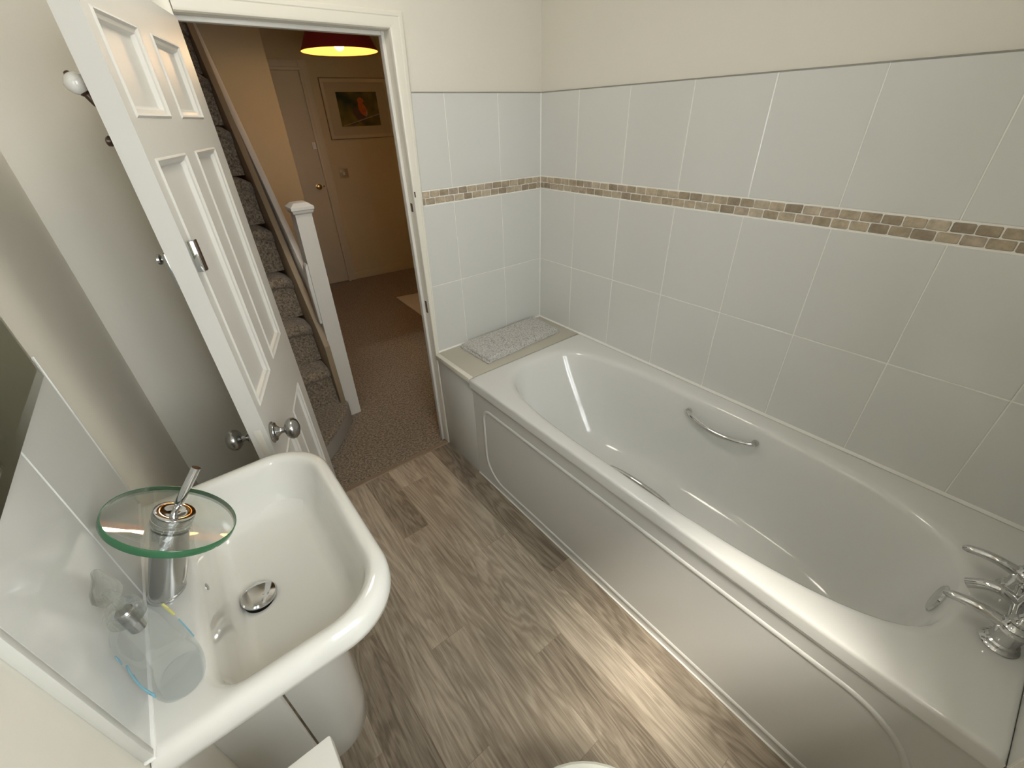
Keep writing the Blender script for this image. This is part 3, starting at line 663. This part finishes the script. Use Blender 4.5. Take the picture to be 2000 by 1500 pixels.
# boxed-in pipes beside the pedestal
bm = nb(); box(bm, (XL, -1.112, 0.0), (-1.612, -1.0945, 0.738), 0.001)
tag(obj('pipe_boxing', bm, M['board'], origin=(-1.66, -1.10, 0)), 'narrow white pipe boxing panel tucked below the basin beside the pedestal', 'panel')

# toilet: boxed cistern with flat lid, bowl and round seat
tl = thing('toilet', 'white toilet with flat cistern lid and pale grey seat at the bottom edge', 'toilet', (-1.50, -1.62, 0))
bm = nb(); box(bm, (XL + 0.004, -1.925, 0.0), (-1.556, -1.315, 0.775), 0.004); ci = obj('cistern', bm, M['board'], tl)
bm = nb(); box(bm, (XL + 0.004, -1.935, 0.776), (-1.545, -1.304, 0.800), 0.003); obj('cistern_lid', bm, M['board'], ci)
def trg(z, k, tipx=-1.125, backx=-1.53, hw=0.20, n=48):
    out = []
    for i in range(n):
        a = 2 * PI * i / n; c, s = math.cos(a), math.sin(a)
        cxx = -1.323
        ax = (tipx - cxx) if c > 0 else (cxx - backx)
        out.append((cxx + ax * k * (abs(c) ** 0.95) * (1 if c > 0 else -1), -1.633 + hw * k * s, z))
    return out
bm = nb(); loft(bm, [trg(0.0, 0.55, -1.23), trg(0.05, 0.52, -1.24), trg(0.18, 0.55, -1.22), trg(0.30, 0.80, -1.16), trg(0.37, 0.93, -1.14), trg(0.385, 0.95, -1.135)]); obj('toilet_bowl', bm, M['ceramic'], tl)
bm = nb(); loft(bm, [trg(0.386, 0.96), trg(0.390, 1.0), trg(0.402, 1.0), trg(0.406, 0.975), trg(0.4062, 0.90), trg(0.4045, 0.89), trg(0.4045, 0.2)]); st = obj('toilet_seat', bm, M['cushion'], tl); st['label'] = 'pale grey seat rim'
bm = nb(); loft(bm, [trg(0.4055, 0.90), trg(0.415, 0.92), trg(0.4185, 0.90), trg(0.4205, 0.80), trg(0.4212, 0.2)]); obj('toilet_lid', bm, M['cushion'], tl)

# ------------------------------------------------------------------ splashback and mirror
sp = thing('splashback', 'glossy white two-tile splashback with metal edge strip above the wash basin', 'splashback', (XL, BSY, 0.88))
SY0, SY1 = -0.736, -1.224
bm = nb(); tiles(bm, 'x', [SY0, -0.978, SY1], [0.879, 1.205], XL, 1, th=0.009); obj('glazed_tiles', bm, M['tile'], sp, flat=True)
bm = nb(); box(bm, (XL, SY1, 0.879), (XL + 0.0075, SY0, 1.204)); obj('grout', bm, M['grout'], sp, flat=True)
for y in (SY0 + 0.0015, SY1 - 0.0085):
    bm = nb(); box(bm, (XL, y - 0.0015, 0.879), (XL + 0.0105, y + (0.0015 if y > -1 else 0.0075), 1.206), 0.0008); obj('edge_strip', bm, M['alu'], sp)
mr = thing('mirror', 'wall mirror with dark green glass edge hanging above the white splashback', 'mirror', (XL, -1.0, 1.187))
bm = nb(); MY0, MY1, MZ0, MZ1 = -0.775, -1.36, 1.186, 1.72
mx0 = XL + 0.0125
rg = [[(mx0, MY0, MZ0), (mx0, MY1, MZ0), (mx0, MY1, MZ1), (mx0, MY0, MZ1)], [(mx0 + 0.004, MY0, MZ0), (mx0 + 0.004, MY1, MZ0), (mx0 + 0.004, MY1, MZ1), (mx0 + 0.004, MY0, MZ1)],
      [(mx0 + 0.0065, MY0 - 0.018, MZ0 + 0.018), (mx0 + 0.0065, MY1 + 0.018, MZ0 + 0.018), (mx0 + 0.0065, MY1 + 0.018, MZ1 - 0.018), (mx0 + 0.0065, MY0 - 0.018, MZ1 - 0.018)]]
loft(bm, rg); obj('mirror_glass', bm, M['mirror'], mr, flat=True)
bm = nb(); box(bm, (XL + 0.0, MY1, MZ0 + 0.001), (mx0 + 0.0035, MY0 - 0.0008, MZ1)); bm2 = bm; obj('mirror_backing', bm2, M['mirror_edge'], mr, flat=True)

# ------------------------------------------------------------------ basin tap with glass waterfall disc
bt = thing('basin_waterfall_tap', 'chrome waterfall basin tap with green-edged clear glass disc', 'tap', (-1.684, BSY, RZ))
n_ = Vector((0.70, 0.03, 1)).normalized(); dc = Vector((-1.6285, -0.975, 0.988))
foot = Vector((-1.678, -0.990, RZ + 0.001))
u_ = Vector((0, 1, 0)); u_ = (u_ - n_ * u_.dot(n_)).normalized(); v_ = n_.cross(u_)
def circ(c, r, n=48, nn=None):
    if nn is None: a, b = u_, v_
    else:
        _, a, b = frame_of(nn); 
    return [c + (a * math.cos(2 * PI * i / n) + b * math.sin(2 * PI * i / n)) * r for i in range(n)]
bm = nb()
rings = []
ax = (dc - foot)
for k in range(9):
    t = k / 8; c = foot + ax * t * 0.93; tilt = Vector((0, 0, 1)).lerp(n_, min(1, t * 1.4)).normalized()
    uu = (Vector((0, 1, 0)) - tilt * tilt.y).normalized(); vv = tilt.cross(uu); r = 0.0245 + 0.001 * t
    rings.append([c + (uu * math.cos(2 * PI * i / 48) + vv * math.sin(2 * PI * i / 48)) * r for i in range(48)])
loft(bm, rings); obj('tap_column', bm, M['brushed'], bt)
bm = nb(); lathe(bm, foot, (0, 0, 1), [(-0.0, 0.0262), (0.003, 0.0262), (0.004, 0.025)], 40); obj('base_ring', bm, M['chrome'], bt)
RD = 0.0845
def disc_rings(r0, pr):
    return [circ(dc + n_ * h, r, 72) for r, h in pr]
bm = nb(); loft(bm, disc_rings(0, [(0.020, -0.006), (0.05, -0.0045), (RD - 0.0018, -0.0005), (RD - 0.0018, 0.0098), (0.05, 0.004), (0.020, 0.0015)]), True, True); obj('glass_disc', bm, M['glass'], bt)
bm = nb(); vr = loft(bm, disc_rings(0, [(RD - 0.0016, -0.001), (RD - 0.0006, -0.001), (RD, 0.0), (RD, 0.0092), (RD - 0.0006, 0.0102), (RD - 0.0016, 0.0102), (RD - 0.0016, -0.001)]), False, False)
g_ = obj('glass_rim', bm, M['glass_edge'], bt); g_['label'] = 'green glass rim'
bm = nb(); lathe(bm, dc + n_ * 0.0, n_, [(-0.004, 0.0265), (0.006, 0.0270), (0.0065, 0.0262), (0.009, 0.0262), (0.0095, 0.0272), (0.016, 0.0275), (0.0185, 0.0265), (0.0195, 0.022), (0.0185, 0.013), (0.017, 0.010), (0.0165, 0.003)], 48); obj('tap_cap', bm, M['chrome'], bt)
hd = Vector((0.66, 0.10, 0.74)).normalized(); hb = dc + n_ * 0.018
bm = nb(); tube(bm, [hb - hd * 0.004, hb + hd * 0.012, hb + hd * 0.014, hb + hd * 0.045, hb + hd * 0.074], [0.004, 0.0045, 0.0062, 0.0062, 0.0062], 20); obj('lever', bm, M['chrome'], bt)

# ------------------------------------------------------------------ soap dispenser
SPX, SPY = -1.671, -1.150
KX, KZ = 1.06, 1.27
sd = thing('soap_dispenser', 'clear plastic pump soap bottle on the near corner of the wash basin', 'bottle', (SPX, SPY, RZ))
def ovr(z, a, b, n=40, e=2.3):
    return [(SPX + (abs(math.cos(t)) ** (2 / e)) * math.copysign(a, math.cos(t)), SPY + (abs(math.sin(t)) ** (2 / e)) * math.copysign(b, math.sin(t)), z) for t in [2 * PI * (i + 0.5) / n for i in range(n)]]
z0 = RZ
bp_ = [(z * KZ, a * KX, b * KX) for z, a, b in [(0.001, .020, .026), (0.0, .0235, .030), (0.004, .0265, .034), (0.012, .028, .0365), (0.035, .0285, .038), (0.065, .0275, .037), (0.085, .0265, .0355), (0.098, .0245, .032), (0.106, .0195, .023), (0.111, .0145, .0145), (0.114, .0130, .0130)]]
bm = nb(); loft(bm, [ovr(z0 + z, a, b) for z, a, b in bp_], True, True); obj('bottle_body', bm, M['soap'], sd, ang=60)
bm = nb(); lathe(bm, (SPX, SPY, z0 + 0.143), (0, 0, 1), [(0, 0.0175), (0.001, 0.0185), (0.016, 0.0175), (0.0175, 0.0145), (0.0145, 0.0130), (0.014, 0.006)], 36); obj('collar', bm, M['clear_plastic'], sd)
bm = nb(); lathe(bm, (SPX, SPY, z0 + 0.117), (0, 0, 1), [(0, 0.0055), (0.002, 0.008), (0.024, 0.009), (0.036, 0.0090), (0.038, 0.0075)], 24); b_ = obj('pump_piston', bm, M['satin'], sd); b_['label'] = 'grey pump piston'
bm = nb(); lathe(bm, (SPX, SPY, z0 + 0.12), (0, 0, 1), [(0, 0.0045), (0.070, 0.0045)], 16); obj('pump_stem', bm, M['clear_plastic'], sd)
bm = nb()
hdir = Vector((-0.25, 0.97, 0)).normalized(); hs = Vector((-hdir.y, hdir.x, 0)); hc = Vector((SPX, SPY, z0 + 0.190))
rr = []
for (t, w, h) in ((-0.017, 0.003, 0.003), (-0.014, 0.010, 0.005), (-0.004, 0.014, 0.007), (0.008, 0.0135, 0.007), (0.020, 0.010, 0.006), (0.033, 0.006, 0.0045), (0.043, 0.0045, 0.004), (0.045, 0.003, 0.003)):
    rr.append([hc + hdir * t + hs * w * math.cos(2 * PI * i / 20) + Vector((0, 0, 1)) * h * math.sin(2 * PI * i / 20) for i in range(20)])
loft(bm, rr); obj('pump_head', bm, M['clear_plastic'], sd, ang=70)
# printed marks follow the bottle wall
def mark(name, pts, m, w=0.0014):
    bm = nb(); P_ = []
    for a, z in pts:
        z = z * KZ
        aa = math.radians(a); e = 2.3
        for k in range(len(bp_) - 1):
            if bp_[k][0] <= z <= bp_[k + 1][0] and k >= 1:
                t = (z - bp_[k][0]) / (bp_[k + 1][0] - bp_[k][0]); A = bp_[k][1] * (1 - t) + bp_[k + 1][1] * t; B = bp_[k][2] * (1 - t) + bp_[k + 1][2] * t
        P_.append((SPX + (abs(math.cos(aa)) ** (2 / e)) * math.copysign(A, math.cos(aa)), SPY + (abs(math.sin(aa)) ** (2 / e)) * math.copysign(B, math.sin(aa)), z0 + z))
    tube(bm, P_, w * 0.75, 6); return obj(name, bm, m, sd)
mark('printed_mark', [(196 + 3 * math.cos(t), 0.078 + 0.006 * math.sin(t)) for t in [i * 0.7 for i in range(9)]], M['label_blue'], 0.0011)
mark('printed_mark', [(185 + i * 5, 0.060 - 0.003 * i + 0.002 * math.sin(i)) for i in range(11)], M['label_blue'], 0.0016)
mark('printed_mark', [(190 + i * 5, 0.047 - 0.003 * i + 0.002 * math.sin(i * 2)) for i in range(9)], M['label_blue'], 0.0012)
mark('printed_mark', [(45, 0.086), (38, 0.080), (42, 0.074), (34, 0.068), (44, 0.083)], M['label_yellow'], 0.0022)
mark('printed_mark', [(30, 0.060), (27, 0.050), (24, 0.040), (22, 0.030)], M['label_blue'], 0.0012)

# ------------------------------------------------------------------ hall beyond the door
HX0, HX1, HY1, HZ = -1.86, 1.1, 3.5, 2.34
FA = math.radians(-6.0); FO = Vector((0.0, 3.12, 0.0)); fu = Vector((math.cos(FA), math.sin(FA), 0)); fn = Vector((math.sin(FA), -math.cos(FA), 0))
def F(u, z, d=0.0): return FO + fu * u + fn * d + Vector((0, 0, z))
bm = nb(); box(bm, (HX0, 0.0, -0.06), (HX1, HY1, -0.001)); struct(obj('floor_hall', bm, M['carpet'], flat=True))
bm = nb(); prism(bm, [F(-0.95, 0), F(1.2, 0), F(1.2, HZ), F(-0.95, HZ)], -fn * 0.08)
wh = struct(obj('wall_hall_back', bm, M['hallwall'], flat=True))
bm = nb(); box(bm, (HX1, 0.0, 0), (HX1 + 0.08, 3.2, HZ)); struct(obj('wall_hall_right', bm, M['hallwall'], flat=True))
bm = nb(); box(bm, (0.1, 0.0, 0), (HX1, WB, HZ)); struct(obj('wall_hall_front', bm, M['hallwall'], flat=True))
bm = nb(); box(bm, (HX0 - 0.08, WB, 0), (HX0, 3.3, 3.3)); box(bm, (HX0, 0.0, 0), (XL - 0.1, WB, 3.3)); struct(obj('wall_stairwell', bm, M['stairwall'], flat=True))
bm = nb(); box(bm, (-0.93, WB, HZ), (HX1, 3.3, HZ + 0.06)); box(bm, (HX0, WB, HZ), (-0.93, 0.62, HZ + 0.06)); struct(obj('ceiling_hall', bm, M['hallwall'], flat=True))
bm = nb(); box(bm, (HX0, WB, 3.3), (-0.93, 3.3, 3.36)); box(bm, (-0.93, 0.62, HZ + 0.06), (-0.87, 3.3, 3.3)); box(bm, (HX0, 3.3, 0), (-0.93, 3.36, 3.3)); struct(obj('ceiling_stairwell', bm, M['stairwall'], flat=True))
# cupboard wall closing the side of the stairs
bm = nb(); box(bm, (-1.0, 2.50, 0), (-0.452, 2.56, HZ)); struct(obj('wall_hall_left', bm, M['hallwall'], flat=True))
# second door, in the hall's far wall
d2 = sroot('door_2', F(-0.03, 0, 0))
bm = nb(); prism(bm, [F(-0.80, 0.008, 0.012), F(-0.065, 0.008, 0.012), F(-0.065, 1.895, 0.012), F(-0.80, 1.895, 0.012)], -fn * 0.010, 0.001); obj('door_leaf', bm, M['hallgloss'], d2)
bm = nb()
prism(bm, [F(-0.062, 0, 0), F(0.018, 0, 0), F(0.018, 1.965, 0), F(-0.062, 1.965, 0)], fn * 0.024, 0.004)
prism(bm, [F(-0.066, 0, 0), F(-0.040, 0, 0), F(-0.040, 1.90, 0), F(-0.066, 1.90, 0)], fn * 0.042, 0.005)
prism(bm, [F(-0.85, 1.895, 0), F(-0.062, 1.895, 0), F(-0.062, 1.965, 0), F(-0.85, 1.965, 0)], fn * 0.024, 0.004)
prism(bm, [F(-0.85, 1.890, 0), F(-0.040, 1.890, 0), F(-0.040, 1.915, 0), F(-0.85, 1.915, 0)], fn * 0.042, 0.005)
obj('architrave', bm, M['hallgloss'], d2)
bm = nb(); lathe(bm, F(-0.135, 0.965, 0.012), fn, [(0, 0.026), (0.004, 0.026), (0.006, 0.012), (0.022, 0.009), (0.030, 0.022), (0.040, 0.026), (0.050, 0.020), (0.054, 0.002)], 28); obj('door_knob', bm, M['brass'], d2)
bm = nb(); lathe(bm, F(-0.088, 0.965, 0.012), fn, [(0, 0.009), (0.003, 0.009), (0.004, 0.004)], 16); obj('keyhole_cover', bm, M['brass'], d2)
bm = nb(); prism(bm, [F(-0.105, 1.285, 0.013), F(-0.070, 1.285, 0.013), F(-0.070, 1.345, 0.013), F(-0.105, 1.345, 0.013)], fn * 0.02, 0.004); lathe(bm, F(-0.088, 1.320, 0.03), fn, [(0, 0.010), (0.012, 0.009), (0.014, 0.004)], 16); obj('night_latch', bm, M['latch'], d2)
bm = nb(); prism(bm, [F(0.018, 0, 0), F(1.12, 0, 0), F(1.12, 0.085, 0), F(0.018, 0.085, 0)], fn * 0.014, 0.002); struct(obj('baseboard_hall', bm, M['hallwall']))
# boards of the panelled far wall: shallow vertical joints
bm = nb()
for u in (0.20, 0.36, 0.52, 0.68): prism(bm, [F(u, 0.09, 0.0), F(u + 0.004, 0.09, 0.0), F(u + 0.004, HZ, 0.0), F(u, HZ, 0.0)], fn * 0.0015)
obj('wall_board_joint', bm, M['hallwall'], wh, flat=True)
# picture
pc = thing('framed_picture', 'cream-framed photo of an orange-breasted bird hanging in the hall', 'picture', F(0.43, 1.60, 0))
bm = nb(); U0, U1, V0, V1 = 0.085, 0.715, 1.352, 1.842
def rect(u0, u1, v0, v1, d): return [F(u0, v0, d), F(u1, v0, d), F(u1, v1, d), F(u0, v1, d)]
loft(bm, [rect(U0 + 0.004, U1 - 0.004, V0 + 0.004, V1 - 0.004, 0.001), rect(U0 + 0.004, U1 - 0.004, V0 + 0.004, V1 - 0.004, 0.016), rect(U0 + 0.008, U1 - 0.008, V0 + 0.008, V1 - 0.008, 0.022), rect(U0 + 0.030, U1 - 0.030, V0 + 0.030, V1 - 0.030, 0.020), rect(U0 + 0.036, U1 - 0.036, V0 + 0.036, V1 - 0.036, 0.0175)]); obj('frame', bm, M['frame'], pc, ang=20)
bm = nb(); prism(bm, rect(U0, U1, V0, V1, 0.0005), fn * 0.015, 0.001); obj('frame_back_edge', bm, M['lip'], pc)
bm = nb(); prism(bm, rect(U0 + 0.034, U1 - 0.034, V0 + 0.034, V1 - 0.034, 0.0165), fn * 0.0015); obj('mount', bm, M['mount'], pc, flat=True)
A0, A1, B0, B1 = U0 + 0.125, U1 - 0.125, V0 + 0.105, V1 - 0.110
bm = nb(); prism(bm, rect(A0, A1, B0, B1, 0.0182), fn * 0.0008); obj('photograph', bm, M['photo'], pc, flat=True)
def blob(cu, cv, a, b, rot, d, e=2, n=28, k=0.0):
    P_ = []
    for i in range(n):
        t = 2 * PI * i / n; x = a * math.cos(t) * (1 + k * math.sin(t)); y = b * math.sin(t)
        P_.append(F(cu + x * math.cos(rot) - y * math.sin(rot), cv + x * math.sin(rot) + y * math.cos(rot), d))
    return P_
bm = nb(); prism(bm, blob(0.392, 1.545, 0.075, 0.038, -0.9, 0.0192), fn * 0.0004); prism(bm, [F(0.347, 1.50, 0.0192), F(0.377, 1.48, 0.0192), F(0.307, 1.47, 0.0192), F(0.287, 1.485, 0.0192)], fn * 0.0004); obj('bird_wing', bm, M['feather'], pc, flat=True)
bm = nb(); prism(bm, blob(0.435, 1.595, 0.062, 0.034, -1.1, 0.0197, k=0.1), fn * 0.0004); prism(bm, blob(0.425, 1.662, 0.028, 0.026, 0, 0.0197), fn * 0.0004); prism(bm, [F(0.447, 1.668, 0.0197), F(0.465, 1.66, 0.0197), F(0.447, 1.655, 0.0197)], fn * 0.0004); obj('bird_breast', bm, M['orange'], pc, flat=True)
bm = nb(); prism(bm, [F(A0 + 0.02, B0 + 0.002, 0.0202), F(A1, B0 + 0.092, 0.0202), F(A1, B0 + 0.100, 0.0202), F(A0 + 0.02, B0 + 0.009, 0.0202)], fn * 0.0004); prism(bm, blob(0.467, 1.56, 0.03, 0.005, 1.3, 0.0202), fn * 0.0004); obj('branch', bm, M['pale'], pc, flat=True)
bm = nb(); prism(bm, rect(0.095, 0.175, 1.025, 1.100, 0.0005), fn * 0.008, 0.002)
M['switch'] = mat('dull_brass_switch', (0.36, 0.29, 0.19), 0.35, metal=0.3)
sw = obj('light_switch', bm, M['switch'], origin=F(0.135, 1.06, 0)); tag(sw, 'small square light switch on the hall wall below the framed picture', 'switch')
bm = nb(); prism(bm, rect(0.125, 0.143, 1.045, 1.075, 0.0088), fn * 0.004, 0.001); obj('rocker', bm, M['white_plastic'], sw)
# pendant lamp
pl = thing('pendant_lamp', 'red fabric pendant lamp glowing warm in the hall', 'lamp', (-0.275, 1.50, 1.86))
LX, LY, LZ = -0.275, 1.50, 1.853
bm = nb(); lathe(bm, (LX, LY, LZ), (0, 0, 1), [(0, 0.222), (0.0, 0.2205), (0.165, 0.1355), (0.165, 0.137), (0.0, 0.222)], 64, False, False); obj('lamp_shade', bm, M['shade'], pl)
bm = nb(); lathe(bm, (LX, LY, LZ + 0.0006), (0, 0, 1), [(0, 0.2198), (0.163, 0.1345)], 64, False, False); obj('shade_lining', bm, M['shade_in'], pl)
bm = nb(); lathe(bm, (LX, LY, LZ + 0.004), (0, 0, 1), [(0, 0.002), (0.004, 0.016), (0.015, 0.027), (0.030, 0.030), (0.048, 0.026), (0.070, 0.014), (0.085, 0.012)], 28); obj('bulb', bm, M['bulb'], pl)
bm = nb(); lathe(bm, (LX, LY, LZ + 0.075), (0, 0, 1), [(0, 0.017), (0.05, 0.016), (0.055, 0.006), (HZ - LZ - 0.08, 0.004)], 20); obj('flex', bm, M['white_plastic'], pl)
bm = nb()
for k in range(3):
    a = k * 2 * PI / 3 + 0.4; tube(bm, [(LX, LY, LZ + 0.12), (LX + 0.135 * math.cos(a), LY + 0.135 * math.sin(a), LZ + 0.163)], 0.002, 8)
obj('shade_carrier', bm, M['white_plastic'], pl)
ll = lamp('pendant_bulb_light', 'POINT', (LX, LY, LZ - 0.022), 8.0, (1.0, 0.66, 0.33), shadow_soft_size=0.03)
ll2 = lamp('pendant_bulb_upper_light', 'POINT', (LX, LY, LZ + 0.135), 3.0, (1.0, 0.66, 0.33), shadow_soft_size=0.02)
# rug
bm = nb(); prism(bm, [(0.085, 2.235, 0.0), (0.75, 2.10, 0.0), (0.62, 1.45, 0.0), (0.055, 1.52, 0.0)], (0, 0, 0.012), 0.003)
tag(obj('hall_rug', bm, M['rug'], origin=(0.35, 1.85, 0)), 'small white rug on the brown hall carpet, half hidden by the door frame', 'rug')

# ------------------------------------------------------------------ staircase
M['riser'] = mat('pale_stair_riser', (0.34, 0.31, 0.27), 0.8, bump=0.4, bscale=150)
M['string'] = mat('brown_string_paint', (0.30, 0.235, 0.15), 0.5)
stc = thing('staircase', 'steep carpeted staircase with white newel post rising beyond the doorway', 'stairs', (-1.4, 1.1, 0))
SX0, SX1 = HX0, -1.032
# bottom step: rounded bullnose
foot_pts = [(-1.000, 0.62), (-0.992, 0.575), (-1.012, 0.525), (-1.055, 0.455), (-1.11, 0.386), (-1.17, 0.315), (-1.243, 0.252), (-1.33, 0.20), (-1.45, 0.165), (-1.60, 0.150), (SX0, 0.145), (SX0, 0.62)]
def inset(pts, k): 
    c = Vector((-1.4, 0.5)); return [tuple(Vector(p) + (c - Vector(p)).normalized() * k) for p in pts]
bm = nb()
loft(bm, [[(x, y, 0.0) for x, y in inset(foot_pts, 0.004)], [(x, y, 0.07) for x, y in inset(foot_pts, 0.003)], [(x, y, 0.095) for x, y in foot_pts], [(x, y, 0.106) for x, y in foot_pts], [(x, y, 0.113) for x, y in inset(foot_pts, 0.004)], [(x, y, 0.115) for x, y in inset(foot_pts, 0.012)]])
_b = bm; bm = nb(); loft(bm, [[(x, y, z) for x, y in inset(foot_pts, k)] for z, k in ((0.002, 0.001), (0.088, 0.0), (0.088, 0.004), (0.002, 0.006), (0.002, 0.001))], False, False); obj('step_riser', bm, M['riser'], stc); bm = _b
obj('step', bm, M['carpet'], stc, ang=50)
RISE, GO = 0.231, 0.128
for k in range(9):
    y0 = 0.600 + GO * k; zb = 0.115 + RISE * k; zt = zb + RISE
    prof = [(y0 + 0.004, zb)]
    for i in range(9):
        a = -PI / 2 + PI * i / 8 * 0.98
        prof.append((y0 - 0.004 - 0.022 * math.cos(a), zt - 0.028 + 0.028 * math.sin(a)))
    prof.append((y0 + 0.02, zt)); prof.append((y0 + GO + 0.03, zt)); prof.append((y0 + GO + 0.03, zb))
    bm = nb(); nX = 22; rings = []
    for i in range(nX + 1):
        x = SX0 + (SX1 - SX0) * i / nX
        ee = min(1.0, (SX1 - x) / 0.07); sg = 1 - ee; dr = 0.030 * sg ** 2
        rings.append([(x, y + (dr * 1.2 if z > zb + 0.02 and y < y0 + 0.05 else 0), z - (dr if z > zb + 0.02 and k > 0 else dr * 0.6 if z > zb + 0.02 else 0)) for y, z in prof])
    loft(bm, rings); obj('step', bm, M['carpet'], stc, ang=60)
# closed string board (inner edge cap lighter)
bm = nb()
def sline(y): return 0.36 + (y - 0.50) * 1.60
prism(bm, [(-1.030, 0.575, 0.0), (-1.030, 0.575, sline(0.575)), (-1.030, 1.72, sline(1.72)), (-1.030, 1.72, 0.9)], (0.028, 0, 0), 0.002); obj('string_board', bm, M['string'], stc)
# handrail board
bm = nb()
def rl(y): return 0.975 + (y - 0.834) * 1.17
ya, yb = 0.640, 1.80
prism(bm, [(-0.990, ya, rl(ya) - 0.20), (-0.990, ya, rl(ya)), (-0.990, yb, rl(yb)), (-0.990, yb, rl(yb) - 0.20)], (0.030, 0, 0), 0.004); obj('handrail', bm, M['gloss'], stc)
bm = nb()
prism(bm, [(-1.012, 0.60, 0.600), (-1.012, 0.60, 0.80), (-1.004, 0.60, 0.90), (-0.985, 0.60, 0.92), (-0.985, 0.60, 0.60)], (0, 0.05, 0), 0.004); obj('rail_end', bm, M['gloss'], stc)
bm = nb(); loft(bm, [[(x - 0.957 - 0.0, y + 0.628, z) for x, y in ((-0.032, -0.04), (0.032, -0.04), (0.032, 0.04), (-0.032, 0.04))] if False else [(xx, yy, z) for xx, yy in ((-1.018 + 0.034 * t, 0.59), (-0.930 + 0.020 * t, 0.59), (-0.930 + 0.020 * t, 0.67), (-1.018 + 0.034 * t, 0.67))] for z, t in ((0.0, 0.0), (1.155, 1.0))])
npst = obj('newel_post', bm, M['gloss'], stc)
bm = nb()
loft(bm, [[(x, y, z) for x, y in ((-0.984 - e, 0.59 - e), (-0.910 + e, 0.59 - e), (-0.910 + e, 0.67 + e), (-0.984 - e, 0.67 + e))] for z, e in ((1.140, 0.0), (1.146, 0.008), (1.156, 0.010), (1.160, 0.014), (1.172, 0.014), (1.188, -0.006), (1.190, -0.012))])
obj('newel_cap', bm, M['gloss'], npst, ang=20)
